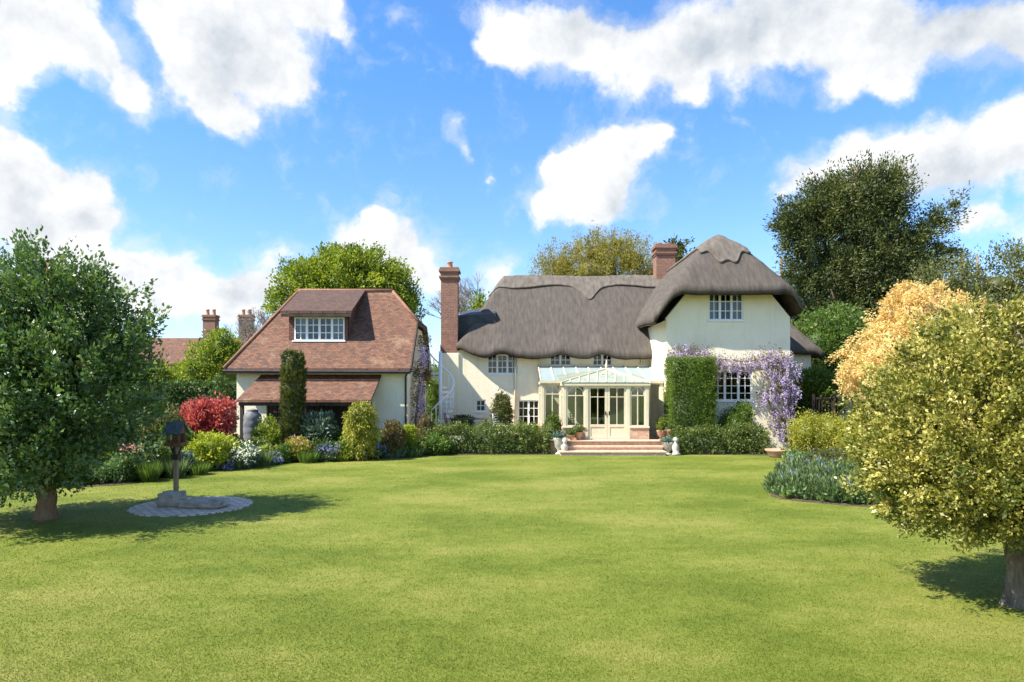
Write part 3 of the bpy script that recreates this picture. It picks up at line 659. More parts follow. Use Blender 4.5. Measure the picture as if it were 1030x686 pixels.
# slate cheek beside the left stack
mb = MB(); mb.v = [(-2.45, 31.0, 5.72), (-.75, 31.0, 5.85), (-.75, 33.6, 6.55), (-2.45, 33.6, 6.2), (-2.45, 31.0, 4.4), (-.75, 31.0, 4.4), (-.75, 33.6, 4.4), (-2.45, 33.6, 4.4)]
mb.f = [(0, 1, 2, 3), (4, 5, 1, 0), (5, 6, 2, 1), (6, 7, 3, 2), (7, 4, 0, 3)]; mb.build('slate_roof', M['slate'], house)

def chimney(parent, x, y, w, d, z0, z1, pots, name='chimney'):
    mb = MB(); mb.box(x - w / 2, x + w / 2, y - d / 2, y + d / 2, z0, z1 - .55)
    for k, (e, a, b_) in enumerate(((.04, -.55, -.47), (.08, -.468, -.39), (.02, -.388, -.20), (.09, -.198, -.10), (.05, -.098, 0))):
        mb.box(x - w / 2 - e, x + w / 2 + e, y - d / 2 - e, y + d / 2 + e, z1 + a + .001, z1 + b_)
    c = mb.build(name, M['brick'], parent)
    for (px_, r_, h_) in pots:
        p = MB(); p.lathe((x + px_, y, z1), [(r_ * 1.1, 0), (r_, .05), (r_ * .85, h_ * .8), (r_ * 1.05, h_ * .85), (r_ * 1.05, h_), (r_ * .8, h_)], 14); p.build('chimney_pot', M['pot'], c, smooth=True)
    return c
chimney(house, at(452.5, 30.7), 30.72, .74, .7, 4.0, zf(270, 30.7), [(0, .13, .3)])
mb = MB(); mb.box(-3.26, -2.36, 30.32, 31.1, 0, 4.0); mb.build('chimney_breast', M['cream'], house, bevel=.02)
chimney(house, at(668, 33.6), 33.6, .92, .8, 6.5, zf(247, 33.6), [(-.22, .13, .12), (.22, .13, .12)])

for i, (x0, x1, z0, z1) in enumerate(ops):
    if i == 0: window(house, x0, x1, z0, z1, YM, 3, 2, 3)
    elif i in (1, 2): window(house, x0, x1, z0, z1, YM, 2, 2, 2)
    elif i == 3: window(house, x0, x1, z0, z1, YM, 1, 2, 2)
    else:
        fd = window(house, x0, x1, z0, z1, YM, 2, 2, 4, sill=False, name='french_door')
        h = MB(); h.box((x0 + x1) / 2 + .01, (x0 + x1) / 2 + .04, YM + .02, YM + .05, 1.3, 1.42); h.build('handle', M['metal'], fd)
window(house, *wo_[0], YW, 3, 2, 3, curtain=True, label='upper gable window with white curtains'); window(house, *wo_[1], YW, 3, 2, 4, label='large lower gable window beneath wisteria')
# render band above the door head, downpipes
mb = MB(); mb.tube([(at(518, YM), YM - .06, .5), (at(518, YM), YM - .06, 4.2)], .045, 10); mb.build('downpipe', M['cream_wood'], house, smooth=True)
mb = MB(); mb.tube([(5.75, YM - .06, 3.4), (5.75, YM - .06, 4.3)], .045, 10); mb.build('downpipe', M['cream_wood'], house, smooth=True)

# ------------------------------------------------------------------ conservatory
cons = thing('conservatory', (3.6, 27.5, .45), 'cream timber conservatory with glazed double doors and pale glass roof', 'conservatory')
CY0, CY1 = 26.05, 27.55; BX0, BX1 = at(568, CY0), at(651, CY0); LX0, LX1 = at(546, CY1), 6.08; FZ = .46; EZ = zf(388, CY0); EZ2 = zf(386.5, CY1)
def glazed(parent, a, b, y, z0, z1, cols, name='glazed_panel', along='y', bars=True, arch=True):
    """panel between posts: frame, tall lights, an arched fanlight head"""
    mb = MB(); w = .05
    def bx(p0, p1, q0, q1, dy0=0, dy1=.06):
        if along == 'y': mb.box(p0, p1, y + dy0, y + dy1, q0, q1)
        else: mb.box(y + dy0, y + dy1, p0, p1, q0, q1)
    bx(a, b, z0, z0 + w); bx(a, b, z1 - w, z1); bx(a, a + w, z0 + w, z1 - w); bx(b - w, b, z0 + w, z1 - w)
    for c in range(1, cols): xx = a + (b - a) * c / cols; bx(xx - .02, xx + .02, z0 + w, z1 - w, .008, .052)
    if arch:
        zt = z1 - (z1 - z0) * .24; bx(a + w, b - w, zt - .02, zt + .02, .005, .055)
        n_ = 10; cxm = (a + b) / 2; ra = (b - a) / 2 - w; rz = z1 - w - zt
        for k in range(n_):
            t0, t1 = math.pi * k / n_, math.pi * (k + 1) / n_
            p0 = (cxm + ra * math.cos(t0), zt + rz * math.sin(t0)); p1 = (cxm + ra * math.cos(t1), zt + rz * math.sin(t1))
            A = (p0[0], y + .03, p0[1]) if along == 'y' else (y + .03, p0[0], p0[1]); B = (p1[0], y + .03, p1[1]) if along == 'y' else (y + .03, p1[0], p1[1])
            mb.bar(A, B, .03, .03)
    f = mb.build(name, M['cream_wood'], parent)
    g = MB()
    if along == 'y': g.box(a + .02, b - .02, y + .028, y + .034, z0 + .02, z1 - .02)
    else: g.box(y + .028, y + .034, a + .02, b - .02, z0 + .02, z1 - .02)
    g.build('pane', M['glass_cons'], f); return f
# frame: posts, eaves beams
mb = MB(); PW = .13
bays = [BX0, at(590, CY0), at(632, CY0), BX1]
for x in bays: mb.box(x - PW / 2, x + PW / 2, CY0 - .02, CY0 + .11, FZ, EZ)
for x in (LX0, BX0 - .0, BX1, LX1 - .06): mb.box(x - PW / 2, x + PW / 2, CY1 - .02, CY1 + .11, FZ, EZ2)
mb.box(LX0 - PW / 2, LX0 + PW / 2, YM - .14, YM - .01, FZ, 3.3)
mb.box(BX0 - .12, BX1 + .12, CY0 - .07, CY0 + .15, EZ, EZ + .12); mb.box(LX0 - .12, LX1, CY1 - .07, CY1 + .15, EZ2, EZ2 + .12)
for x in (BX0, BX1): mb.box(x - .07, x + .07, CY0 + .152, CY1 - .072, EZ, EZ + .12)
mb.box(LX0 - .07, LX0 + .07, CY1 + .152, YM - .01, EZ2, EZ2 + .12)
TZ = zf(368, YM - .1); mb.box(LX0 - .1, LX1, YM - .14, YM - .02, TZ - .06, TZ + .06)
mb.build('timber_frame', M['cream_wood'], cons, bevel=.008)
BW = zf(429.5, CY0)
for (a, b) in ((bays[0] - .07, bays[1] - .07), (bays[2] + .07, bays[3] + .07)):
    m_ = MB(); m_.box(a, b, CY0 - .03, CY0 + .19, FZ, BW - .04); m_.build('dwarf_wall', M['brick_pale'], cons)
    m_ = MB(); m_.box(a - .02, b + .02, CY0 - .07, CY0 + .2, BW - .04, BW + .02); m_.build('cill', M['cream_wood'], cons, bevel=.01)
for x in (BX0, BX1): m_ = MB(); m_.box(x - .1, x + .1, CY0 + .2, CY1 - .03, FZ, BW - .04); m_.build('dwarf_wall', M['brick_pale'], cons); glazed(cons, CY0 + .12, CY1 - .03, x - .03, BW, EZ, 3, along='x')
m_ = MB(); m_.box(LX0 - .1, BX0 - .1, CY1 - .03, CY1 + .17, FZ, BW - .04); m_.build('dwarf_wall', M['brick_pale'], cons)
glazed(cons, bays[0] + PW / 2, bays[1] - PW / 2, CY0, BW + .02, EZ, 2); glazed(cons, bays[2] + PW / 2, bays[3] - PW / 2, CY0, BW + .02, EZ, 2)
glazed(cons, LX0 + PW / 2, BX0 - PW / 2, CY1, BW, EZ2, 2); glazed(cons, CY1 + .12, YM - .15, LX0 - .03, BW, EZ2, 4, along='x')
m_ = MB(); m_.box(LX0 - .1, LX0 + .1, CY1 + .172, YM - .01, FZ, BW - .04); m_.build('dwarf_wall', M['brick_pale'], cons)
# right return: one leaf stands open
rp = glazed(cons, BX1 + PW / 2, BX1 + .42, CY1, FZ + .5, EZ2, 1)
od = MB(); od.box(LX1 - .16, LX1 - .11, CY1 - .75, CY1 - .03, FZ, EZ2 - .1); od.build('open_door', M['cream_wood'], cons)
# double doors
dm = (bays[1] + bays[2]) / 2
for (a, b, hx) in ((bays[1] + PW / 2, dm - .004, dm - .07), (dm + .004, bays[2] - PW / 2, dm + .07)):
    mb = MB(); w = .09; z0, z1 = FZ + .02, EZ - .005; pz = z0 + (z1 - z0) * .26
    y0, y1 = CY0 + .012, CY0 + .062
    mb.box(a, a + w, y0, y1, z0, z1); mb.box(b - w, b, y0, y1, z0, z1); mb.box(a + w, b - w, y0, y1, z1 - w, z1); mb.box(a + w, b - w, y0, y1, z0, z0 + .12); mb.box(a + w, b - w, y0, y1, pz - .05, pz + .05)
    mb.box(a + w, b - w, y0 + .02, y1 - .01, z0 + .12, pz - .05); xm = (a + b) / 2; mb.box(xm - .015, xm + .015, y0 + .006, y1 - .006, pz + .05, z1 - w)
    zt = z1 - .42; mb.box(a + w, b - w, y0 + .008, y1 - .008, zt - .015, zt + .015)
    d = mb.build('door', M['cream_wood'], cons); g = MB(); g.box(a + .05, b - .05, y0 + .026, y0 + .031, pz, z1 - .05); g.build('pane', M['glass_cons'], d)
    h = MB(); h.box(hx - .02, hx + .02, y0 - .035, y0 - .002, 1.42, 1.56); h.build('handle', M['metal'], d)
mb = MB(); mb.box(bays[1], bays[2], CY0 - .12, CY0 - .022, FZ - .001, FZ + .04); mb.build('threshold', M['stone_pale'], cons)
# lean-to glass roof (glazing bars and sheets) and the bay's own hipped roof
rl = MB(); rl.face([(LX0 - .1, CY1 - .05, EZ2 + .13), (LX1, CY1 - .05, EZ2 + .13), (LX1, YM - .05, TZ), (LX0 - .1, YM - .05, TZ)])
rl.face([(LX0 - .1, CY1 - .05, EZ2 + .115), (LX1, CY1 - .05, EZ2 + .115), (LX1, YM - .05, TZ - .015), (LX0 - .1, YM - .05, TZ - .015)])
gr = rl.build('glass_roof', M['roof_glass'], cons)
mb = MB(); nb = 9
for i in range(nb + 1):
    x = LX0 - .08 + (LX1 - .02 - LX0 + .08) * i / nb; mb.bar((x, CY1 - .06, EZ2 + .14), (x, YM - .06, TZ + .012), .045, .05)
mb.bar((LX0 - .12, CY1 - .08, EZ2 + .10), (LX1, CY1 - .08, EZ2 + .10), .08, .1); mb.build('glazing_bars', M['cream_wood'], gr)
for (x) in (LX0 - .05,):
    f = MB(); f.lathe((x, YM - .2, TZ + .03), [(.05, 0), (.02, .06), (.055, .14), (.03, .2), (.008, .42)], 10); f.build('finial', M['cream_wood'], gr, smooth=True)
AX, AZ = at(610, 27.0), zf(371, 27.1); A0 = (BX0 - .14, CY0 - .09, EZ + .125); A1 = (BX1 + .14, CY0 - .09, EZ + .125); AP = (AX, 27.0, AZ); AB = (AX, 29.2, AZ)
B0 = (BX0 - .14, 28.9, EZ + .5); B1 = (BX1 + .14, 28.9, EZ + .5)
rb = MB(); rb.face([A0, A1, AP]); rb.face([A0, AP, AB, B0]); rb.face([A1, AP, AB, B1]); br_ = rb.build('bay_roof', M['bay_glass'], cons)
mb = MB()
for e0, e1 in ((A0, AP), (A1, AP), (AP, AB)): mb.bar(e0, e1, .07, .06)
for i in range(1, 10):
    u_ = i / 10; p = Vector(A0).lerp(Vector(A1), u_); q = Vector(A0).lerp(Vector(AP), u_ * 2) if u_ <= .5 else Vector(A1).lerp(Vector(AP), (1 - u_) * 2); mb.bar(p + Vector((0, 0, .01)), q + Vector((0, 0, .01)), .03, .04)
mb.build('glazing_bars', M['cream_wood'], br_)
f = MB(); f.lathe((AX, 27.0, AZ), [(.06, 0), (.03, .06), (.07, .13), (.03, .2), (.01, .36)], 10); f.build('finial', M['cream_wood'], br_, smooth=True)
mb = MB();   # fretwork scroll at the crown of the bay
for s in (-1, 1):
    pts = [(AX + s * (.08 + .2 * math.sin(k * .5)), 26.55, EZ + .32 + .22 * math.cos(k * .5)) for k in range(9)]; mb.tube(pts, .018, 6)
mb.tube([(AX - .35, 26.5, EZ + .3), (AX + .35, 26.5, EZ + .3)], .02, 6)
mb.build('fretwork', M['cream_wood'], br_)
# a table and chairs inside, glimpsed through the glass
tb = thing('garden_table', (3.6, 28.3, .46), 'small pale round table standing inside the conservatory', 'table')
m_ = MB(); m_.lathe((3.6, 28.3, .46), [(.5, .70), (.52, .72), (.5, .75)], 24); m_.build('tabletop', M['white'], tb)
m_ = MB(); m_.lathe((3.6, 28.3, .46), [(.25, 0), (.22, .03), (.05, .06), (.04, .4), (.06, .7)], 14); m_.build('leg', M['white'], tb)
def chair(x, y, zb, rz, label, mat, group=None, name='garden_chair'):
    t = thing(name, (x, y, zb), label, 'chair', group); c, s = math.cos(rz), math.sin(rz)
    def tr(p): return (x + p[0] * c - p[1] * s, y + p[0] * s + p[1] * c, zb + p[2])
    for a in (-.2, .2):
        for b in (-.2, .2):
            m_ = MB(); m_.bar(tr((a, b, 0)), tr((a, b, .44)), .035); m_.build('leg', mat, t)
    m_ = MB(); 
    for k in range(6): m_.bar(tr((-.22 + k * .088, -.23, .45)), tr((-.22 + k * .088, .23, .45)), .07, .02)
    m_.build('seat', mat, t)
    m_ = MB(); m_.bar(tr((-.2, .22, .46)), tr((-.2, .30, .95)), .035); m_.bar(tr((.2, .22, .46)), tr((.2, .30, .95)), .035)
    for k in range(5): m_.bar(tr((-.2, .235 + k * .015, .52 + k * .1)), tr((.2, .235 + k * .015, .52 + k * .1)), .02, .05)
    m_.build('backrest', mat, t); return t
chair(2.75, 28.4, .46, 1.2, 'pale slatted chair left of the table inside the conservatory', M['white'])
chair(4.5, 28.4, .46, -1.2, 'pale slatted chair right of the table inside the conservatory', M['white'])

# steps
st = thing('steps', (3.6, 25, 0), 'broad terracotta brick steps leading from lawn to conservatory', 'steps')
for (x0, x1, y0, y1, z1) in ((1.75, 5.55, 24.62, 25.10, .15), (1.75, 5.55, 25.102, 25.448, .30)):
    m_ = MB(); m_.box(x0, x1, y0, y1, 0, z1 - .04); s_ = m_.build('riser', M['step'], st)
    m_ = MB(); m_.box(x0 - .03, x1 + .03, y0 - .035, y1 - .002, z1 - .038, z1 + .012); m_.build('tread', M['step'], st, bevel=.008)
m_ = MB(); m_.box(1.5, 5.75, 25.40, 26.0, .452, .49); m_.build('landing', M['step'], st, bevel=.008)

# ================================================================== TILED ANNEXE
ann = thing('annexe', (-7.4, 29, 0), 'cream annexe with red clay tiled roof, dormer and lean-to', 'house')
AY0, AY1 = 26.4, 32.4; AX0, AX1 = -10.65, -4.05; TH = .13
mb = MB(); wall_open(mb, 'y', AY0, AX0, AX1, 0, 3.45, [(-9.5, -5.9, .05, 2.3)], .22); mb.box(AX0, AX0 + .22, AY0 + .222, AY1, 0, 3.4); mb.box(AX1 - .22, AX1, AY0 + .222, AY1 - .002, 0, 3.4); mb.box(AX0 + .222, AX1, AY1 - .2, AY1 + .02, 0, 3.4)
mb.face([(AX1, AY0 + .05, 3.4), (AX1, AY1 - .05, 3.4), (AX1, 30.75, 5.0), (AX1, 28.0, 5.0)])
mb.build('wall', M['cream'], ann)
m_ = MB(); m_.box(-9.48, -5.92, AY0 + .12, AY0 + .2, .05, 2.28)  # dark boards stand in for the shaded interior of the open loggia
for i in range(20): m_.box(-9.45 + i * .18, -9.30 + i * .18, AY0 + .09, AY0 + .118, .06, 2.25)
m_.build('loggia_shade_panel', M['dark_wood'], ann)
RL, RR = (-9.2, 29.4, 6.62), (-5.15, 29.4, 6.62); E1, E2, E3, E4 = (-10.95, 25.98, 3.2), (-3.85, 25.98, 3.2), (-3.85, 32.8, 3.2), (-10.95, 32.8, 3.2); H1, H2 = (-3.85, 27.98, 5.2), (-3.85, 30.82, 5.2)
def slope_face(mb, pts, udir, mi=0):
    P_ = [Vector(p) for p in pts]; n_ = (P_[1] - P_[0]).cross(P_[2] - P_[0]).normalized(); u_ = Vector(udir).normalized(); w_ = n_.cross(u_)
    mb.face(pts, uv=[(p.dot(u_), p.dot(w_)) for p in P_], mi=mi)
def roofsolid(name, faces, parent, th=.1, mat='tile'):
    mb = MB()
    for pts, u_ in faces: slope_face(mb, pts, u_)
    for pts, u_ in faces: mb.face([(p[0], p[1], p[2] - th) for p in pts][::-1], uv=[(0, 0)] * len(pts))
    edges = {}
    for pts, u_ in faces:
        for a, b in zip(pts, pts[1:] + pts[:1]): k_ = tuple(sorted((a, b))); edges[k_] = edges.get(k_, 0) + 1
    for (a, b), c in edges.items():
        if c == 1: mb.face([a, b, (b[0], b[1], b[2] - th), (a[0], a[1], a[2] - th)], uv=[(0, 0), (1, 0), (1, .1), (0, .1)])
    return mb.build(name, M[mat], parent)
rf = roofsolid('tiled_roof', [([E1, E2, H1, RR, RL], (1, 0, 0)), ([E4, E1, RL], (0, 1, 0)), ([H1, H2, RR], (0, 1, 0)), ([E3, E4, RL, RR, H2], (-1, 0, 0))], ann)
m_ = MB(); m_.tube([RL, RR], .10, 10); m_.tube([(E1[0], E1[1], E1[2] + .02), RL], .07, 8); m_.tube([H1, RR], .07, 8); m_.build('ridge_tiles', M['ridge_tile'], rf, smooth=True)
m_ = MB(); m_.bar((-10.9, 26.02, 3.06), (-3.87, 26.02, 3.06), .03, .14); m_.bar((-3.86, 26.0, 3.12), (-3.86, 28.0, 5.12), .05, .2); m_.bar((-3.86, 30.82, 5.12), (-3.86, 32.8, 3.12), .05, .2); m_.bar((-3.86, 28, 5.12), (-3.86, 30.8, 5.12), .05, .2); m_.build('bargeboard', M['dark_wood'], ann)
m_ = MB(); m_.tube([(-10.95, 25.9, 3.1), (-3.9, 25.9, 3.06)], .055, 8); m_.tube([(-3.95, 25.95, 3.06), (-4.1, 26.3, 2.9), (-4.1, 26.33, .1)], .04, 8); m_.build('gutter', M['metal'], ann)
# lean-to
L1, L2, L3, L4 = (-10.05, 24.9, 2.02), (-5.15, 24.9, 2.02), (-5.05, 26.42, 2.98), (-9.7, 26.42, 2.98)
lr_ = roofsolid('lean_to_roof', [([L1, L2, L3, L4], (1, 0, 0))], ann, .09)
for x in (-9.9, -7.6, -5.25):
    m_ = MB(); m_.box(x - .06, x + .06, 24.98, 25.1, 0, 1.98); m_.build('post', M['dark_wood'], ann)
m_ = MB(); m_.box(-10.0, -5.16, 24.96, 25.12, 1.80, 1.93); m_.build('beam', M['dark_wood'], ann)
# dormer
DY = 27.12; DX0, DX1 = at(290.5, DY), at(350, DY); DZ0, DZ1 = 4.2, zf(313, DY)
do = wpx(296, 346.5, 319, 342.5, DY)
mb = MB(); wall_open(mb, 'y', DY, DX0, DX1, DZ0, DZ1, [do], .1)
for x in (DX0, DX1 - .1): mb.face([(x if x == DX0 else DX1, DY, DZ0), (x if x == DX0 else DX1, DY, DZ1), (x if x == DX0 else DX1, 28.6, 5.85), (x if x == DX0 else DX1, 28.6, 5.6)])
dm_ = mb.build('dormer', brickmat('hung_tiles', (.20, .08, .055), (.14, .06, .045), (.06, .03, .02), .17, .11, .012), ann)
D1, D2, D3, D4 = (DX0 - .22, DY - .35, DZ1 - .02), (DX1 + .22, DY - .35, DZ1 - .02), (DX1 + .02, 29.3, 6.66), (DX0 + .5, 29.3, 6.66)
D3 = (DX1 + .22, 29.3, 6.66); D4 = (DX0 - .22, 29.3, 6.66)
roofsolid('dormer_roof', [([D1, D2, D3, D4], (1, 0, 0))], dm_, .10, 'tile_dark')
m_ = MB(); m_.box(DX0 - .2, DX1 + .2, DY - .345, DY - .31, DZ1 - .25, DZ1 - .13); m_.box(DX0 - .2, DX1 + .2, DY - .30, DY, DZ1 - .16, DZ1 - .13); m_.build('fascia', M['dark_wood'], dm_)
dw = MB()
win = window(ann, do[0], do[1], do[2], do[3], DY - .06, 4, 2, 3, curtain=True, name='window')

# ------------------------------------------------------------------ spiral stair
SX, SY = at(443, 28.9), 28.9
sp = thing('spiral_staircase', (SX, SY, .45), 'white metal spiral staircase between the annexe and cottage', 'staircase')
m_ = MB(); m_.tube([(SX, SY, .45), (SX, SY, 4.0)], .07, 12); m_.build('pole', M['white'], sp, smooth=True)
nS = 13
for i in range(nS):
    a = -2.2 + i * .40; z = .62 + i * .2; m_ = MB(); w = .24
    p0, p1 = (SX + .05 * math.cos(a), SY + .05 * math.sin(a)), (SX + .56 * math.cos(a - w), SY + .56 * math.sin(a - w)); p2 = (SX + .56 * math.cos(a + w), SY + .56 * math.sin(a + w))
    m_.v = [(p0[0], p0[1], z), (p1[0], p1[1], z), (p2[0], p2[1], z), (p0[0], p0[1], z + .10), (p1[0], p1[1], z + .10), (p2[0], p2[1], z + .10)]; m_.f = [(0, 2, 1), (3, 4, 5), (0, 1, 4, 3), (1, 2, 5, 4), (2, 0, 3, 5)]
    m_.build('tread', M['white'], sp)
    m_ = MB(); m_.tube([(SX + .56 * math.cos(a), SY + .56 * math.sin(a), z), (SX + .56 * math.cos(a), SY + .56 * math.sin(a), z + .9)], .02, 6); m_.build('baluster', M['white'], sp)
m_ = MB(); m_.tube([(SX + .56 * math.cos(-2.2 + i * .2), SY + .56 * math.sin(-2.2 + i * .2), 1.52 + i * .1) for i in range(nS * 2)], .035, 8); m_.build('handrail', M['white'], sp, smooth=True)

# ================================================================== GARDEN THINGS
bx, by = at(177, 14.55), 14.55
bt = thing('bird_table', (bx, by, 0), 'wooden bird table with grey roof on a post in the stone circle', 'bird table')
m_ = MB(); m_.box(bx - .055, bx + .055, by - .055, by + .055, .02, 1.22); m_.build('post', M['grey_wood'], bt, bevel=.01, jitter=.01)
m_ = MB(); m_.box(bx - .2, bx + .2, by - .2, by + .2, 1.22, 1.25)
for (x0, x1, y0, y1) in ((-.2, .2, -.22, -.2), (-.2, .2, .2, .22), (-.22, -.2, -.22, .22), (.2, .22, -.22, .22)): m_.box(bx + x0, bx + x1, by + y0, by + y1, 1.235, 1.30)
m_.build('tray', M['brown_wood'], bt)
m_ = MB()
for s in (-1, 1):
    m_.bar((bx + s * .04, by, .98), (bx + s * .15, by, 1.22), .035); m_.bar((bx, by + s * .04, .98), (bx, by + s * .15, 1.22), .035)
m_.box(bx - .09, bx + .09, by - .09, by + .09, .93, 1.05); m_.build('brace', M['dark_wood'], bt)
for sx in (-1, 1):
    for sy in (-1, 1): m_ = MB(); m_.box(bx + sx * .16 - .018, bx + sx * .16 + .018, by + sy * .16 - .018, by + sy * .16 + .018, 1.25, 1.52); m_.build('upright', M['brown_wood'], bt)
m_ = MB(); m_.box(bx - .17, bx + .17, by + .10, by + .12, 1.25, 1.5); m_.box(bx - .07, bx + .07, by - .07, by + .07, 1.25, 1.48); m_.build('feeder_box', M['brown_wood'], bt)
m_ = MB()
for s in (-1, 1):
    m_.v += []; i = len(m_.v); m_.v += [(bx - .26, by + s * .27, 1.50), (bx + .26, by + s * .27, 1.50), (bx + .22, by, 1.74), (bx - .22, by, 1.74), (bx - .26, by + s * .27, 1.475), (bx + .26, by + s * .27, 1.475), (bx + .22, by, 1.715), (bx - .22, by, 1.715)]
    m_.f += [tuple(i + k for k in q) for q in ((0, 1, 2, 3), (4, 7, 6, 5), (0, 4, 5, 1), (1, 5, 6, 2), (3, 7, 4, 0))]
m_.build('roof', M['felt'], bt)
for s in (-1, 1): m_ = MB(); m_.face([(bx + s * .2, by - .2, 1.49), (bx + s * .2, by + .2, 1.49), (bx + s * .19, by, 1.70)]); m_.build('gable', M['brown_wood'], bt)
def rock(name, label, x, y, rx, ry, h, seed, ang=0):
    bm = bmesh.new(); bmesh.ops.create_cube(bm, size=2); bmesh.ops.subdivide_edges(bm, edges=bm.edges, cuts=7, use_grid_fill=True)
    for v in bm.verts:
        c = v.co.copy(); q = (abs(c.x) ** 5 + abs(c.y) ** 5) ** .2 or 1; k_ = c.length / max(q, abs(c.z), .01); c = c / (k_ ** .45)
        nn = 1 + .20 * noise.noise(c * 1.3 + Vector((seed, 0, 0))) + .09 * noise.noise(c * 4 + Vector((seed, 3, 0)))
        X_, Y_ = c.x * rx * nn, c.y * ry * nn; v.co = (X_ * math.cos(ang) - Y_ * math.sin(ang) + x, X_ * math.sin(ang) + Y_ * math.cos(ang) + y, (c.z * .5 + .5) * h * (1 + .25 * noise.noise(Vector((c.x * 1.5, c.y * 1.5, seed)))) + .01)
    me = bpy.data.meshes.new(name); bm.to_mesh(me); bm.free(); o = link(name, me, M['stone']); tag(o, label, 'stone'); return o
bt.scale = (.78, .78, 1)
rock('stone', 'taller rough stone block at the foot of the bird table', at(173, 14.1), 14.1, .27, .22, .30, 2.0, .2)
rock('stone', 'long low rough stone beside the bird table post', at(206, 13.95), 13.95, .46, .26, .18, 5.0, -.1)

def urn(x, y, zb, r, h, label, mat, plant, pl_mat, name='planter'):
    t = thing(name, (x, y, zb), label, 'planter')
    m_ = MB(); m_.lathe((x, y, zb), [(r * .7, 0), (r * .7, h * .08), (r * .32, h * .14), (r * .28, h * .25), (r * .75, h * .45), (r * .95, h * .8), (r * 1.08, h * .93), (r * 1.08, h), (r * .9, h), (r * .85, h * .93)], 24); m_.build('pot', mat, t, smooth=True, jitter=.008)
    if plant: crown('foliage', t, [(x, y, zb + h + plant * .35, r * 1.3, r * 1.3, plant * .6)], pl_mat, 50, r * .4, 14, .06, zmin=zb + h * .9)
    return t
urn(at(562.5, 25.1), 25.15, 0, .20, .62, 'stone urn with flowers at the left end of the steps', M['stone_pale'], .25, M['l_greygreen'])
urn(at(673, 25.1), 25.2, 0, .24, .45, 'carved white stone planter at the right end of the steps', M['stone_pale'], .18, M['l_greygreen'])
urn(at(664, 26.5), 26.2, .45, .20, .38, 'terracotta pot of bright green box on the terrace right of the doors', M['pot'], .5, M['l_bright'])
urn(at(673, 26.3), 26.15, .45, .20, .42, 'tall terracotta pot of grey foliage beside the tall clipped hedge', M['pot'], .35, M['l_blue_green'])
urn(at(581, 25.9), 25.75, .45, .17, .33, 'terracotta pot of trailing green in front of the left dwarf wall', M['pot'], .3, M['l_rose'])
urn(at(574, 25.8), 25.6, .45, .14, .24, 'small terracotta pot of pink blooms left of the steps', M['pot'], .2, M['l_rose'])
m_ = thing('planter', (at(783, 24.2), 24.2, 0), 'low round terracotta bowl on the lawn edge by the golden bush', 'planter')
q = MB(); q.lathe((at(783, 24.2), 24.2, 0), [(.30, 0), (.33, .05), (.42, .20), (.46, .24), (.46, .28), (.38, .28), (.34, .22)], 24); q.build('pot', M['pot'], m_, smooth=True)
# cherub-like stone ornament heads beside the steps
def ornament(x, y, label):
    t = thing('stone_ornament', (x, y, 0), label, 'ornament'); q = MB()
    q.lathe((x, y, 0), [(.16, 0), (.16, .08), (.11, .12), (.13, .22), (.15, .32), (.09, .40), (.06, .44), (.09, .50), (.10, .56), (.06, .63), (.01, .66)], 16); q.build('figure', M['stone_pale'], t, smooth=True, jitter=.05)
ornament(at(568, 24.9), 24.95, 'weathered pale stone ornament beside the left end of the steps'); ornament(at(680, 24.9), 24.9, 'weathered pale stone ornament beside the right end of the steps')
# ridged grey jar below the lean-to
jx, jy = at(254, 24.4), 24.4; jt = thing('garden_jar', (jx, jy, 0), 'tall ridged blue-grey jar standing by the lean-to', 'jar')
q = MB(); q.lathe((jx, jy, 0), [(.20, 0), (.25, .25), (.30, .6), (.315, .75), (.30, .80), (.32, .86), (.325, 1.0), (.31, 1.05), (.325, 1.10), (.32, 1.25), (.305, 1.31), (.315, 1.36), (.29, 1.5), (.20, 1.60), (.19, 1.64), (.21, 1.66), (.05, 1.70)], 24); q.build('body', M['jar'], jt, smooth=True)
# terrace furniture
fx, fy = at(472, 28.6), 28.4
gt = thing('patio_table', (fx, fy, .45), 'dark timber patio table in front of the cottage left wall', 'table')
q = MB()
for k in range(6): q.box(fx - .8, fx + .8, fy - .42 + k * .14, fy - .30 + k * .14, 1.15, 1.18)
q.build('tabletop', M['dark_wood'], gt)
for a in (-.7, .7):
    for b in (-.32, .32): q = MB(); q.box(fx + a - .03, fx + a + .03, fy + b - .03, fy + b + .03, .45, 1.149); q.build('leg', M['dark_wood'], gt)
chair(at(455, 28.5), 28.3, .45, 1.5, 'brown timber chair at the left end of the patio table', M['brown_wood'])
chair(at(490, 28.5), 28.3, .45, -1.5, 'brown timber chair at the right end of the patio table', M['brown_wood'])
chair(at(503.5, 28.0), 28.0, .45, .5, 'white slatted garden chair beside the tree by the cottage door', M['white'])
def fence(x0, y0, x1, y1, h, label):
    t = thing('wooden_gate', ((x0 + x1) / 2, (y0 + y1) / 2, 0), label, 'gate'); A, B = Vector((x0, y0, 0)), Vector((x1, y1, 0)); n_ = 4
    for i in range(n_):
        p = A.lerp(B, i / (n_ - 1)); q = MB(); q.box(p.x - .05, p.x + .05, p.y - .05, p.y + .05, 0, h + .1); q.build('post', M['dark_wood'], t)
    q = MB()
    for z in (h * .55, h * .97): q.bar((x0, y0, z), (x1, y1, z), .04, .09)
    for i in range(n_ - 1):
        p, r_ = A.lerp(B, i / (n_ - 1)), A.lerp(B, (i + 1) / (n_ - 1)); q.bar((p.x, p.y, h * .55), (r_.x, r_.y, h * .97), .035, .07) if i else None
    q.build('rail', M['dark_wood'], t); q = MB()
    for i in range(9): p = A.lerp(B.lerp(A, .6), i / 8); q.bar((p.x, p.y, .1), (p.x, p.y, h * .97), .05, .02)
    q.build('pickets', M['dark_wood'], t)
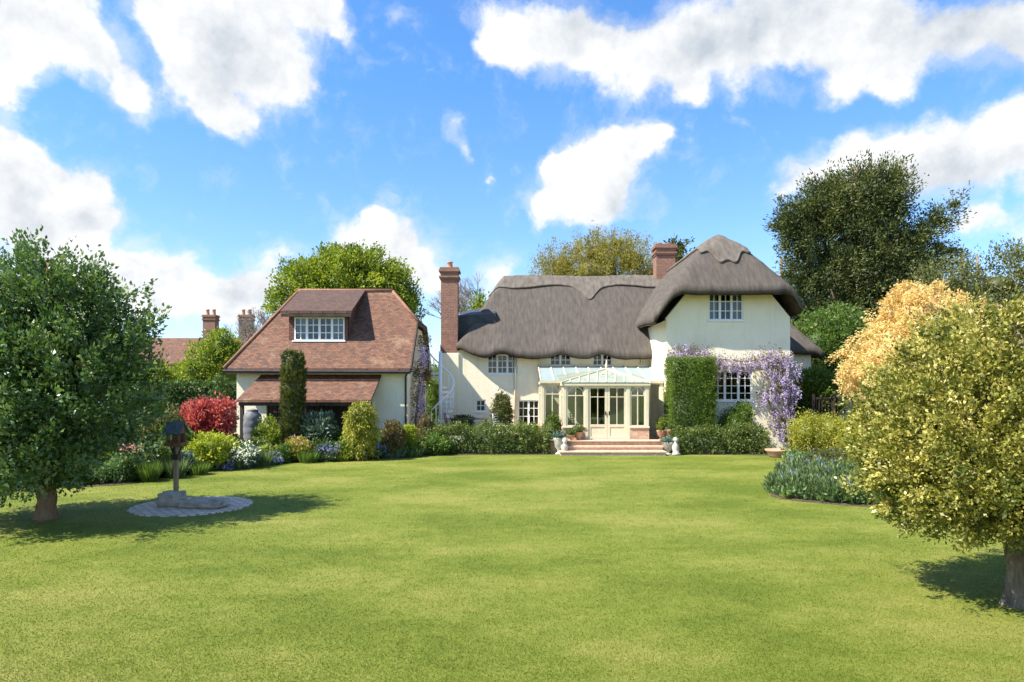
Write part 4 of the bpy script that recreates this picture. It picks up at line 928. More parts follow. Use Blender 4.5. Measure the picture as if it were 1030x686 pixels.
fence(at(818, 27.5), 27.5, at(880, 27.5), 27.5, zf(399, 27.5), 'dark timber gate and rails behind the golden bush')
# low garden shed wall beyond the gate
sh_ = thing('garden_shed', (at(860, 31), 31, 0), 'pale shed glimpsed behind the dark timber gate', 'shed')
q = MB(); q.box(at(838, 31), at(905, 31), 31, 33, 0, 2.2); q.build('wall', M['cream'], sh_); q = MB(); q.v = [(at(834, 31), 30.8, 2.2), (at(909, 31), 30.8, 2.2), (at(909, 31), 33.2, 2.7), (at(834, 31), 33.2, 2.7)]; q.f = [(0, 1, 2, 3)]; rs = q.build('roof', M['slate'], sh_); so = rs.modifiers.new('s', 'SOLIDIFY'); so.thickness = .08

# neighbour's house far left
nb_ = thing('neighbour_house', (at(200, 62), 62, 0), 'distant house with brown tiled roof and brick chimneys far left', 'house')
nx0, nx1 = at(128, 62), at(262, 62); q = MB(); q.box(nx0 + .3, nx1 - .3, 62, 68, 0, 4.4); q.build('wall', M['cream'], nb_)
roofsolid('roof', [([(nx0, 61.6, zf(366, 62)), (nx1, 61.6, zf(366, 62)), (nx1, 65, zf(340, 65)), (nx0, 65, zf(340, 65))], (1, 0, 0)), ([(nx1, 68.4, zf(366, 62)), (nx0, 68.4, zf(366, 62)), (nx0, 65, zf(340, 65)), (nx1, 65, zf(340, 65))], (-1, 0, 0))], nb_)
for p in (212, 248): chimney(nb_, at(p, 65), 65, 1.15, .9, 5, zf(317, 65), [(-.3, .17, .55), (.3, .17, .55)])
# overhead wire at right with its pole
up = thing('utility_pole', (45, 52, 0), 'thin overhead wire crossing the sky at the right edge', 'wire')
for X_ in (20.5, 45): q = MB(); q.tube([(X_, 52, 0), (X_, 52, 12.3)], [.16, .11], 8); q.build('pole', M['grey_wood'], up)
q = MB(); q.tube([(20.5 + 24.5 * k / 16, 51.85, 12.15 - .75 * math.sin(math.pi * k / 16)) for k in range(17)], .04, 5); q.build('cable', M['metal'], up)

# ================================================================== TREES
def tree(name, label, cat, X, Y, blobs, mat, tr, nclump, cr, per, leaf, bark='bark', fill=.4, core_k=.45, stretch=1., up=.3, wid=.5, lean=(0, 0), nl=16, zmin=.3, droop=0, group=None, vr=.5, bend=.15, gnarl=False):
    t = thing(name, (X, Y, 0), label, cat, group)
    crown('crown', t, blobs, M[mat], nclump, cr, per, leaf, wid, fill, core_k, stretch, up, zmin, droop, vr)
    top = max(b[2] + b[5] * .55 for b in blobs); C, O = clumps(blobs, nl, .6, zmin + .3)
    trunk(t, (X, Y, -.05), (X + lean[0], Y + lean[1], top), tr, tr * .25, [tuple(c) for c in C], M[bark], bend, gnarl=gnarl)
    return t
# left holly-like tree
lx, ly = at(47, 12.8), 12.8
tree('evergreen_tree', 'rounded dark green tree on the lawn at the left edge', 'tree', lx, ly,
     [(lx - .1, ly - .2, 2.4, 1.95, 2.3, 1.75), (lx + .1, ly, 3.7, 1.5, 1.6, 1.3), (lx - 1.0, ly - .3, 2.7, 1.6, 1.9, 1.5), (lx + .95, ly - .2, 2.45, 1.05, 1.5, 1.2), (lx + 1.0, ly, 3.25, 1.05, 1.1, .95), (lx - .1, ly, 4.45, .7, .7, .65), (lx - .8, ly + .2, 4.0, 1.0, 1.1, .8), (lx + .6, ly - .1, 4.2, .65, .8, .6), (lx - 1.5, ly - .3, 1.6, 1.1, 1.5, 1.1), (lx + .2, ly - .8, 1.35, 1.2, 1.3, .8), (lx - .3, ly + .2, 1.2, 1.3, 1.5, .7)],
     'l_holly', .16, 1750, .21, 48, .085, 'bark_red', .40, .22, 1.6, .45, .55, zmin=.50, vr=.7, gnarl=True)
# right variegated tree
rx, ry = at(1022, 7.7), 7.7
tree('variegated_tree', 'yellow and green variegated tree in the right foreground', 'tree', rx, ry,
     [(rx + .35, ry + .3, 2.2, 1.75, 1.7, 1.2), (rx - .45, ry + .3, 1.95, 1.12, 1.3, 1.0), (rx - .8, ry + .3, 1.6, .80, 1.0, .75), (rx + .1, ry + .3, 2.8, 1.15, 1.1, .8), (rx + 1.0, ry + .4, 2.4, 1.3, 1.2, 1.0), (rx - .1, ry - .3, 1.65, 1.3, 1.2, .85), (rx + .2, ry - .7, 1.6, 1.2, .9, .8), (rx + .7, ry - .3, 1.5, 1.2, 1.2, .85), (rx - .3, ry + .2, 1.2, 1.2, 1.2, .55), (rx - .75, ry + .4, 2.1, .68, .85, .6)],
     'l_varieg', .10, 3600, .125, 46, .048, 'bark', .38, .34, 1.5, .25, .6, zmin=.64, nl=12, vr=.72, gnarl=True)
# big yew
Yy = 38; yx = at(862, Yy); s = Yy / F
def bp(px, py, Y, rx_, ry_, rz_): return (at(px, Y), Y, zf(py, Y), rx_, ry_, rz_)
tree('yew_tree', 'huge dark irregular evergreen tree rising behind the cottage right gable', 'tree', yx, Yy,
     [bp(850, 265, Yy, 3.3, 3.2, 3.6), bp(828, 215, Yy, 2.2, 2.6, 1.7), bp(868, 198, Yy, 1.9, 2.2, 1.5), bp(893, 205, Yy, 1.3, 1.6, 2.0), bp(798, 228, Yy, 1.1, 1.6, 1.5), bp(812, 305, Yy, 1.9, 2.2, 2.6), bp(893, 265, Yy, 2.1, 2.4, 2.6), bp(925, 236, Yy, 1.2, 1.3, .8), bp(945, 222, Yy, .9, .9, .55), bp(960, 205, Yy, .5, .6, .4), bp(930, 265, Yy, 1.4, 1.4, .7), bp(955, 252, Yy, .8, .9, .4), bp(860, 330, Yy, 4, 3.5, 2.6), bp(915, 310, Yy, 2.2, 2.4, 1.8), bp(898, 175, Yy, .6, .8, .7), bp(870, 176, Yy, .6, .8, .5), bp(835, 190, Yy, .8, 1, .6)],
     'l_yew', .55, 2000, .50, 74, .17, 'bark', .42, .42, 1.7, .25, .38, nl=30, zmin=2, vr=.6)
tree('apricot_maple', 'apricot and salmon leaved tree behind the variegated tree', 'tree', at(915, 19.5), 19.5,
     [bp(910, 360, 19.5, 1.65, 1.6, 1.4), bp(925, 320, 19.5, 1.15, 1.2, .95), bp(886, 380, 19.5, 1.1, 1.2, .8), bp(965, 330, 19.5, 1.2, 1.2, .9), bp(950, 380, 19.5, 1.6, 1.5, 1.2), bp(918, 300, 19.5, .55, .6, .5)],
     'l_orange', .1, 1700, .15, 38, .07, 'bark', .6, .65, 1.3, -.1, .6, zmin=.6, droop=.35)
tree('spring_tree', 'bright yellow-green spreading tree behind the red tiled roof', 'tree', at(345, 52), 52,
     [bp(345, 290, 52, 4.0, 3.5, 3.0), bp(370, 275, 52, 2.6, 2.5, 1.9), bp(310, 285, 52, 2.4, 2.4, 1.9), bp(395, 295, 52, 1.7, 2, 2.2), bp(292, 305, 52, 1.6, 2, 1.6), bp(345, 263, 52, 1.6, 2, 1.0), bp(405, 310, 52, 1.2, 1.5, 1.8)],
     'l_bright', .35, 900, .55, 46, .21, 'bark', .45, .42, 1.2, .3, .6, zmin=2, vr=.65)
tree('olive_tree_crown', 'wide olive-yellow tree with fine upright twigs behind the thatched ridge', 'tree', at(598, 56), 56,
     [bp(600, 275, 56, 4.3, 3.5, 3.0), bp(565, 268, 56, 2.2, 2.4, 1.9), bp(635, 262, 56, 2.3, 2.4, 1.9), bp(600, 255, 56, 2.2, 2.4, 1.5), bp(548, 290, 56, 1.6, 2, 2.0), bp(655, 280, 56, 1.5, 2, 2.0), bp(620, 245, 56, 1.2, 1.4, .8)],
     'l_olive', .35, 1100, .42, 40, .15, 'bark', .35, .4, 2.2, 1.6, .4, zmin=2, nl=60)
tree('pine_tree', 'small dark evergreen tip just right of the brick stack', 'tree', at(680, 56), 56, [bp(680, 262, 56, 1.1, 1.2, 1.4), bp(684, 247, 56, .7, .8, .6), bp(676, 285, 56, 1.4, 1.5, 2)], 'l_yew', .25, 130, .4, 30, .24, zmin=2, stretch=1.6)
# bare tree
def bare(name, label, X, Y, h, spread, seed, mat='twig', depth=5, z0=0, r0=.22):
    t = thing(name, (X, Y, 0), label, 'tree'); rg = random.Random(seed); tb, cb = MB(), MB()
    tb.tube([(X, Y, 0), (X + .1, Y, h * .25), (X, Y, h * .45)], [r0, r0 * .8, r0 * .6], 8)
    def grow(p, d, L, r, n_):
        q = p + d * L; mid = p.lerp(q, .5) + Vector((rg.uniform(-1, 1), rg.uniform(-1, 1), 0)) * L * .08; (cb).tube([p, mid, q], [r, r * .8, r * .55], 4)
        if n_ <= 0: return
        for k in range(rg.choice((2, 3, 3))):
            dd = (d + Vector((rg.uniform(-1, 1), rg.uniform(-1, 1), rg.uniform(-.2, .7))) * .62 * spread).normalized(); grow(q, dd, L * rg.uniform(.62, .82), r * .58, n_ - 1)
    for k in range(5): grow(Vector((X, Y, h * rg.uniform(.3, .45))), Vector((rg.uniform(-.7, .7) * spread, rg.uniform(-.5, .5), 1)).normalized(), h * .17, r0 * .45, depth)
    tb.build('trunk', M[mat], t, smooth=True); cb.build('branches', M[mat], t)
bare('bare_tree', 'leafless grey twiggy tree between the stack and the thatch', at(487, 48), 48, 11.4, 1.15, 4, depth=6, r0=.42)
bare('bare_tree', 'pale leafless tree at the left end of the tiled roof', at(268, 54), 54, 9.4, 1.2, 9, depth=6, r0=.36)
bare('bare_sapling', 'thin leafless sapling against the sky at the far right', at(1012, 27), 27, 8.4, .8, 12, depth=4, r0=.07)
bush('spring_shrub', 'yellow-green shrub behind the left stack and thatch', 'shrub', 478, 290, 14, 40, M['l_bright'], leaf=.2, cr=.5, dens=.4)
tree('olive_shrub_tree', 'loose olive-green tree filling the right edge above the apricot tree', 'tree', at(985, 27), 27,
     [bp(960, 290, 27, 1.6, 1.5, 1.2), bp(1005, 288, 27, 1.9, 1.6, 1.3), bp(1040, 275, 27, 1.8, 1.6, 1.4), bp(985, 330, 27, 3.2, 2, 2.2), bp(942, 300, 27, 1, 1.2, 1.3), bp(1060, 340, 27, 2.5, 2, 2.5)], 'l_olive2', .15, 950, .32, 34, .12, fill=.4, core_k=.3, stretch=1.8, up=1.1, wid=.45, zmin=.5)
tree('green_tree', 'rounded mid-green tree under the dark evergreen beside the cottage', 'tree', at(822, 33), 33,
     [bp(822, 350, 33, 1.6, 1.6, 1.8), bp(845, 335, 33, 1.5, 1.5, 1.4), bp(806, 370, 33, .9, 1.2, 1.5), bp(850, 370, 33, 1.6, 1.6, 1.6)], 'l_green', .15, 620, .3, 40, .12, zmin=.5, core_k=.42)
bush('laurel_shrub', 'bright green shrub right of the wisteria', 'shrub', 822, 364, 27, 28.6, M['l_clip'], leaf=.13, dens=1.0)
bush('dark_shrub', 'dark shrub in shade beneath the bright green shrub', 'shrub', 808, 396, 15, 28.2, M['l_dark'], leaf=.1, dens=1.2)
tree('garden_tree', 'bright green rounded tree left of the annexe', 'tree', at(213, 40), 40, [bp(213, 365, 40, 1.5, 1.5, 1.6), bp(225, 350, 40, 1.1, 1.2, 1.1), bp(200, 375, 40, 1.1, 1.2, 1.4), bp(228, 380, 40, 1.0, 1.2, 1.4)], 'l_bright', .12, 300, .3, 30, .17, zmin=.3, core_k=.55)
bush('round_shrub', 'dark clipped round shrub at the left end of the annexe', 'shrub', 224, 371, 11, 31, M['l_dark'], leaf=.1)
# far backdrop of wood so nothing ends at bare ground
def wood(name, x0, x1, Y, zt, mat, n, leaf):
    bl = [(x0 + (x1 - x0) * i / n, Y + random.uniform(-2, 2), zt * .42, (x1 - x0) / n * random.uniform(.7, 1.1), 2.5, zt * random.uniform(.42, .6)) for i in range(n + 1)]
    o = crown(name, None, bl, mat, n * 60, .8, 16, leaf, .6, .7, .8, zmin=.2); o['kind'] = 'stuff'; return o
wood('woods', -95, -22, 85, 6.0, M['l_dark'], 14, .5); wood('woods', 16, 90, 70, 7, M['l_olive2'], 14, .5); wood('woods', -25, 25, 95, 6, M['l_green'], 10, .5)
# hedge lines to the left and right
def hedge(name, label, x0, x1, y0, y1, z0, z1, mat, leaf=.08, dens=1.0, rough=.06, cat='hedge', cr=.12, jag=0.0, per=12):
    X, Y = (x0 + x1) / 2, (y0 + y1) / 2; t = thing(name, (X, Y, z0), label, cat)
    dx, dy, dz = x1 - x0, y1 - y0, z1 - z0; A = [dx * dz, dx * dz, dy * dz, dy * dz, dx * dy]; n_ = int(sum(A) * 75 * dens); w = np.array(A) / sum(A); f_ = RNG.choice(5, n_, p=w); u_, v_ = RNG.random(n_), RNG.random(n_)
    C = np.zeros((n_, 3)); O = np.zeros((n_, 3))
    for k_ in range(5):
        m_ = f_ == k_
        if k_ < 2: C[m_] = np.column_stack([x0 + u_[m_] * dx, np.full(m_.sum(), y0 if k_ == 0 else y1), z0 + v_[m_] * dz]); O[m_] = (0, -1 if k_ == 0 else 1, .2)
        elif k_ < 4: C[m_] = np.column_stack([np.full(m_.sum(), x0 if k_ == 2 else x1), y0 + u_[m_] * dy, z0 + v_[m_] * dz]); O[m_] = (-1 if k_ == 2 else 1, 0, .2)
        else: C[m_] = np.column_stack([x0 + u_[m_] * dx, y0 + v_[m_] * dy, np.full(m_.sum(), z1)]); O[m_] = (0, 0, 1)
    tops = np.array([noise.noise(Vector((c[0] * 1.6, c[1] * 1.6, 7))) for c in C]); hh = (C[:, 2] - z0) / dz
    C[:, 2] += tops * jag * hh; C -= O * rough; C += RNG.normal(size=C.shape) * rough
    cv = RNG.random(n_); I = np.repeat(np.arange(n_), per); m2 = len(I)
    Pp = C[I] + RNG.normal(size=(m2, 3)) * cr * .5; D = unit(O[I] * .6 + RNG.normal(size=(m2, 3)) * .6 + np.array([0, 0, .2])); L = leaf * (.6 + .8 * RNG.random(m2)); k_ = Pp[:, 2] > z0 + .01
    q = rough * 1.5 + .03 + jag * .5
    ev = np.array([(a, b, c) for c in (z0, z1 - q) for a, b in ((x0 + q, y0 + q), (x1 - q, y0 + q), (x1 - q, y1 - q), (x0 + q, y1 - q))]); ef = [(0, 1, 5, 4), (1, 2, 6, 5), (2, 3, 7, 6), (3, 0, 4, 7), (4, 5, 6, 7)]  # added inner box, keeps light from passing through the hedge
    leafmesh('foliage', Pp[k_], D[k_], L[k_], L[k_] * .5, (cv[I] * .5 + RNG.random(m2) * .5)[k_], mat, t, extra=(ev, ef)); return t
hedge('clipped_hedge', 'tall square clipped hedge against the right gable wall', at(673, 26.2), at(716.5, 26.2), 25.75, 26.75, 0, zf(361.5, 26.0), M['l_clip'], .05, 2.4, .03)
hedge('low_hedge', 'long low rose hedge along the lawn left of the steps', -3.2, at(551, 25.6), 25.2, 25.9, 0, .98, M['l_rose'], .08, 1.1, .07, jag=.35)
hedge('low_hedge', 'low rose hedge in front of the right gable', at(682, 25.4), at(772, 25.4), 25.1, 25.8, 0, .93, M['l_rose'], .08, 1.1, .07, jag=.3)
hedge('boundary_hedge', 'level clipped hedge far behind the crimson maple', -17.5, -11.2, 33.5, 34.6, 0, zf(386, 33.5), M['l_dark'], .12, .6, .06)
hedge('boundary_hedge', 'tall mixed hedge behind the dark tree at the left edge', -24, -15.4, 27, 28.4, 0, 2.9, M['l_green'], .14, .5, .12, jag=.6)
hedge('boundary_hedge', 'high hedge closing the garden behind the variegated tree', 13.8, 26, 24.2, 25.6, 0, 3.4, M['l_olive2'], .13, .6, .12, jag=.7)

# ================================================================== BORDERS
bush('camellia_shrub', 'grey-green shrub under the large lower gable window', 'shrub', 741, 402, 21, 26.2, M['l_clip'], leaf=.07, dens=1.8)
bush('golden_shrub', 'rounded golden-green bush at the right of the gable', 'shrub', 824, 413, 34, 23.6, M['l_gold'], leaf=.06, dens=2.2, core_k=.8)
bush('golden_shrub', 'smaller golden bush half hidden by the variegated tree', 'shrub', 868, 410, 24, 22.0, M['l_gold'], leaf=.06, dens=2.2, core_k=.8)
bush('pale_shrub', 'pale yellow-green mound behind the catmint', 'shrub', 838, 449, 27, 18.8, M['l_olive2'], leaf=.07, dens=2)
bush('topiary_tree', 'variegated standard tree beside the cottage french door', 'shrub', 505, 389, 13, 28.6, M['l_olive2'], leaf=.08, dens=2, zb=.45, core_k=.75)
bush('box_ball', 'round clipped bush at the left corner of the conservatory', 'shrub', 556, 413, 10.5, 26.8, M['l_clip'], lobes=0, leaf=.06, dens=2.2, zb=.45, core_k=.85)
bush('green_shrub', 'small bright green mound in front of the french door', 'shrub', 533, 424, 13, 26.2, M['l_bright'], leaf=.07, dens=2)
bush('patio_shrub', 'dark rounded shrub behind the patio table', 'shrub', 465, 416, 12, 29.3, M['l_dark'], leaf=.08, dens=1.6, zb=.45)
# columnar yew
cx_, cy_ = at(295, 23.6), 23.6
ct = thing('columnar_yew', (cx_, cy_, 0), 'narrow upright gold-tipped conifer in front of the lean-to', 'conifer')
crown('foliage', ct, [(cx_, cy_, z, .37, .37, .55) for z in (.8, 1.2, 1.6, 2.0, 2.4, 2.8, 3.15)] + [(cx_ - .15, cy_, 3.35, .2, .2, .32), (cx_ + .14, cy_, 3.38, .2, .2, .3)], M['l_yewcol'], 1500, .055, 26, .07, .3, .92, .93, 2.0, 1.4)
trunk(ct, (cx_, cy_, 0), (cx_, cy_, 2.5), .07, .03, [], M['bark'], .02)
bush('weeping_shrub', 'pale golden weeping shrub in front of the annexe right end', 'shrub', 362, 395, 19, 23.2, M['l_gold'], leaf=.10, dens=1.7, wid=.3, droop=.9, up=-.2)
t_ = bush('rhododendron', 'grey-green large leaved shrub right of the upright conifer', 'shrub', 318, 408, 18, 23.8, M['l_greygreen'], leaf=.14, dens=1.1)
t_ = bush('crimson_maple', 'crimson leaved maple bush at the left end of the annexe', 'shrub', 210, 396, 27, 22.4, M['l_red'], leaf=.11, dens=1.1, core_k=.5)
t_ = bush('lime_spurge', 'large lime-yellow flowering mound behind the bird table', 'shrub', 214, 429, 29, 20.6, M['l_lime'], leaf=.08, dens=1.8, cr=.12)
t_ = bush('lime_spurge', 'small lime-yellow mound under the crimson maple', 'shrub', 196, 444, 14, 20.2, M['l_lime'], leaf=.07, dens=2)
t_ = bush('box_shrub', 'round mid-green bush between the jar and the upright conifer', 'shrub', 270, 418, 15, 23.0, M['l_bright'], leaf=.08, dens=1.6)
t_ = bush('bronze_shrub', 'bronze-pink shrub right of the weeping shrub', 'shrub', 396, 417, 13, 24.0, M['l_brown'], leaf=.08, dens=1.6)
t_ = bush('lime_shrub', 'small lime green shrub near the annexe corner', 'shrub', 412, 421, 8, 24.4, M['l_lime'], leaf=.07, dens=2)
t_ = bush('brown_shrub', 'olive-brown shrub below the spiral staircase', 'shrub', 428, 416, 9, 25.6, M['l_brown'], leaf=.07, dens=2)
t_ = bush('white_flower_clump', 'white flowering clump right of the lime mound', 'plant', 246, 445, 15, 20.9, M['l_greygreen'], leaf=.07, dens=2); flowers(t_, 246, 455, 14, 11, 20.6, M['f_white'], 90, .055)
t_ = bush('peach_shrub', 'pale green shrub with peach young tips below the upright conifer', 'shrub', 300, 437, 17, 22.9, M['l_gold'], leaf=.07, dens=1.8); flowers(t_, 300, 443, 15, 7, 22.6, M['f_pink'], 30, .05)
t_ = bush('dark_mound', 'dark green mound below the grey-green shrub', 'shrub', 324, 441, 16, 23.0, M['l_dark'], leaf=.08, dens=1.6)
t_ = bush('green_mound', 'soft green mound below the weeping shrub', 'shrub', 352, 438, 17, 23.2, M['l_bright'], leaf=.07, dens=1.8)
t_ = bush('grey_shrub', 'grey-green mound left of the blue flowers', 'shrub', 398, 441, 18, 24.2, M['l_blue_green'], leaf=.07, dens=1.8)
t_ = bush('green_shrub', 'broad green shrub at the right end of the long border', 'shrub', 440, 436, 18, 25.1, M['l_green'], leaf=.08, dens=1.6)
for i, (px, py, hw, Y, lab) in enumerate([(276, 458, 9, 21.9, 'small blue flowered clump at the lawn edge below the round green bush'), (331, 449, 12, 22.8, 'dense blue flowered clump at the lawn edge below the dark mound'),
        (361, 451, 9, 23.3, 'blue flowered clump at the lawn edge below the weeping shrub'), (379, 447, 11, 23.7, 'brightest blue flowered clump right of centre in the long border'), (230, 466, 8, 20.6, 'tiny blue flowered clump in front of the lime mound')]):
    t_ = bush('blue_flower_clump', lab, 'plant', px, py, hw, Y, M['l_blue_green'], leaf=.06, dens=2, group='blue flowered clumps along the border'); flowers(t_, px, py + 3, hw * .95, 6, Y, M['f_blue'], 110, .045)
for i, (px, py, hw, Y, mt, lab) in enumerate([(176, 460, 9, 18.6, 'l_blue_green', 'upright blue-green leaf clump left of the bird table'), (200, 464, 10, 19.3, 'l_green', 'upright green leaf clump behind the bird table post'),
        (262, 452, 12, 21.4, 'l_blue_green', 'sword-leaved clump right of the white flowers'), (150, 463, 9, 17.9, 'l_green', 'sword-leaved green clump beside the dark tree'), (310, 452, 11, 22.4, 'l_green', 'green strap-leaved clump between two blue clumps'),
        (345, 455, 8, 22.9, 'l_bright', 'fresh green strap-leaved clump at the lawn edge'), (395, 453, 12, 24.0, 'l_greygreen', 'silvery strap-leaved clump at the lawn edge'), (415, 450, 12, 24.3, 'l_blue_green', 'blue-green strap-leaved clump near the border end'),
        (240, 462, 10, 20.7, 'l_blue_green', 'grey-blue strap-leaved clump in front of the white flowers')]):
    spears('strap_plant', lab, 'plant', px, py, hw, Y, M[mt], n=380, wid=.011, group='strap-leaved clumps along the border')
bush('olive_shrub', 'yellow-green shrub behind the bird table and dark tree', 'shrub', 165, 404, 22, 21.5, M['l_olive2'], leaf=.09, dens=1.4)
bush('green_shrub', 'green shrub between the dark tree and crimson maple', 'shrub', 178, 425, 20, 20.5, M['l_green'], leaf=.08, dens=1.4)
bush('grey_shrub', 'grey-green low shrub just right of the dark tree', 'shrub', 148, 438, 17, 18.6, M['l_blue_green'], leaf=.08, dens=1.6)
bush('green_shrub', 'dense shrub hidden behind the dark tree trunk', 'shrub', 95, 405, 45, 19.5, M['l_dark'], leaf=.1, dens=1.0)
bush('green_shrub', 'broad shrub at the far left edge of the border', 'shrub', 20, 400, 45, 20, M['l_green'], leaf=.1, dens=.9)
t_ = bush('pink_flower_clump', 'low pink flowering clump beside the dark tree', 'plant', 133, 452, 12, 18.3, M['l_green'], leaf=.07, dens=1.6); flowers(t_, 133, 450, 9, 5, 18.0, M['f_pink'], 40, .05)
# ground cover
def cover(name, poly, n, mat, h, leaf):
    xs_ = [p[0] for p in poly]; ys_ = [p[1] for p in poly]; x = min(xs_) + RNG.random(n * 3) * (max(xs_) - min(xs_)); y = min(ys_) + RNG.random(n * 3) * (max(ys_) - min(ys_)); k_ = inpoly(x, y, poly); x, y = x[k_][:n], y[k_][:n]
    hh = np.array([.55 + .9 * noise.noise(Vector((a * 1.1, b * 1.1, 2))) for a, b in zip(x, y)]); hh = np.clip(hh, .12, 1.3) * h
    per = 16; I = np.repeat(np.arange(len(x)), per); m2 = len(I); z = RNG.random(m2) ** .7 * hh[I] * .85 + .02
    P_ = np.column_stack([x[I] + RNG.normal(size=m2) * .09, y[I] + RNG.normal(size=m2) * .09, z]); D = unit(RNG.normal(size=(m2, 3)) * .6 + np.array([0, -.1, .7])); L = leaf * (.6 + .9 * RNG.random(m2)); v = np.array([.5 + 1.1 * noise.noise(Vector((a * .8, b * .8, 9))) for a, b in zip(x, y)])
    o = leafmesh(name, P_, D, L, L * .4, np.clip(v[I] * .65 + RNG.random(m2) * .35, 0, 1), mat, None); o['kind'] = 'stuff'; return o
M['l_mix'] = leafmat('mixed_border_leaf', [(.05, (.045, .08, .02)), (.3, (.09, .16, .045)), (.5, (.15, .22, .10)), (.7, (.21, .28, .045)), (.95, (.38, .40, .08))], trans=.3, nscale=1.5)
cover('ground_cover', [(-15, 16.1), (-12, 16.6), (-10.0, 17.5), (-9.5, 19), (-8.8, 20.9), (-7.0, 22.8), (-5.4, 24.05), (-3.07, 24.95), (-3.0, 26), (-15, 25.5)], 12000, M['l_mix'], .85, .11)
cover('ground_cover', [(5.95, 15.1), (7.1, 14.3), (9, 13.75), (16, 13.2), (19, 14), (19, 24.6), (9.7, 24.4), (9.5, 23.5), (8.8, 21.5), (7.7, 18.5), (6.2, 16.3)], 9000, M['l_mix'], .40, .11)
# catmint bed on the right
def catmint(X, Y, r, h, label):
    t = thing('catmint', (X, Y, 0), label, 'plant', 'blue-green catmint clumps in the right bed'); n_ = 2000
    a = RNG.random(n_) * 2 * np.pi; q = np.sqrt(RNG.random(n_)); bx_ = X + np.cos(a) * q * r; by_ = Y + np.sin(a) * q * r; z = RNG.random(n_) * h * .75 * (1 - .35 * q ** 2)
    D = unit(np.column_stack([np.cos(a) * q * .45 + RNG.normal(size=n_) * .22, np.sin(a) * q * .45 + RNG.normal(size=n_) * .22, np.full(n_, .85)])); L = .06 + .09 * RNG.random(n_)
    leafmesh('leaves', np.column_stack([bx_, by_, z]), D, L, L * .30, RNG.random(n_), M['l_blue_green'], t)
    n_ = 5; a = RNG.random(n_) * 2 * np.pi; q = np.sqrt(RNG.random(n_)); P_ = np.column_stack([X + np.cos(a) * q * r, Y + np.sin(a) * q * r, h * (.8 + .25 * RNG.random(n_)) * (1 - .3 * q ** 2)]); leafmesh('blossoms', P_, unit(RNG.normal(size=(n_, 3)) * .25 + np.array([0, 0, 1])), np.full(n_, .09), np.full(n_, .03), RNG.random(n_), M['f_blue'], t)
for (px, Y, r, h) in [(788, 16.0, .38, .6), (800, 15.5, .42, .62), (818, 15.2, .42, .6), (836, 14.9, .42, .6), (852, 14.8, .4, .55), (800, 16.8, .45, .72), (820, 16.4, .45, .75), (842, 16.2, .45, .75), (800, 18.0, .5, .7), (825, 17.7, .5, .78), (850, 17.4, .5, .78), (812, 19.2, .5, .72), (875, 15.2, .5, .65), (905, 15.0, .5, .65)]:
    catmint(at(px, Y), Y, r, h, 'bushy blue-green catmint clump in the bed left of the variegated tree')

# wisteria on the gable
wt_ = thing('wisteria', (at(790, 26.8), 26.75, 0), 'lilac flowering wisteria trained over the gable wall and window', 'climber')
yv = 26.82; path = [(792, 445), (790, 425), (796, 405), (786, 385), (790, 368), (775, 360), (750, 364), (720, 361), (695, 355), (676, 357)]
q = MB(); q.tube([(at(a, yv), yv + .08, max(0, zf(b, yv))) for a, b in path], [.06, .055, .05, .045, .04, .035, .03, .025, .02, .012], 8); q.tube([(at(a, yv), yv + .06, zf(b, yv)) for a, b in [(790, 425), (776, 410), (768, 390), (772, 370)]], [.04, .03, .02, .01], 7)
q.build('stem', M['bark'], wt_, smooth=True, jitter=.04)
dens_pts = [(676, 356, 7, 7), (684, 353, 8, 6), (694, 353, 9, 6), (704, 357, 9, 7), (712, 360, 8, 9), (720, 365, 9, 10), (732, 366, 9, 8), (743, 367, 9, 8), (754, 364, 10, 9), (768, 361, 10, 10), (780, 358, 10, 10), (790, 362, 8, 9), (776, 374, 9, 8), (788, 378, 10, 9), (799, 372, 7, 9), (772, 393, 8, 7), (786, 396, 11, 9), (797, 392, 6, 8), (766, 400, 5, 6), (780, 414, 8, 7), (790, 412, 6, 7), (783, 430, 6, 8), (776, 426, 5, 6), (795, 385, 6, 6)]
Pl, Dl, Vl = [], [], []; Pb, Db, Vb = [], [], []
for (a, b, w, h) in dens_pts:
    X, Z = at(a, yv), zf(b, yv); wx, hz = w / 25.6, h / 25.6
    for k_ in range(int(w * h * 1.0)):
        x = X + random.gauss(0, .5) * wx; z = Z + random.gauss(0, .5) * hz; y = yv + random.uniform(-.35, .1)
        for j in range(3): Pl.append((x + random.gauss(0, .05), y, z + random.gauss(0, .05))); Dl.append((random.gauss(0, 1), random.gauss(-.3, .7), random.gauss(0, .8))); Vl.append(random.random())
    for k_ in range(int(w * h * .26) + 2):                               # hanging racemes
        x = X + random.gauss(0, .5) * wx; z = Z + random.gauss(0, .45) * hz; y = yv - random.uniform(.05, .42); ln = random.uniform(.2, .36); cvv = random.random()
        for j in range(26): s_ = random.random(); rr = .065 * (1 - s_ * .8); Pb.append((x + random.gauss(0, rr * .7), y + random.gauss(0, rr * .7), z - s_ * ln)); Db.append((random.gauss(0, 1), random.gauss(0, 1), random.gauss(-.3, .7))); Vb.append(cvv * .5 + .5 * random.random())
leafmesh('foliage', np.array(Pl), unit(np.array(Dl)), np.full(len(Pl), .08), np.full(len(Pl), .035), np.array(Vl), M['l_brown'], wt_)
leafmesh('blossoms', np.array(Pb), unit(np.array(Db)), np.full(len(Pb), .045), np.full(len(Pb), .038), np.array(Vb), M['f_lilac'], wt_)
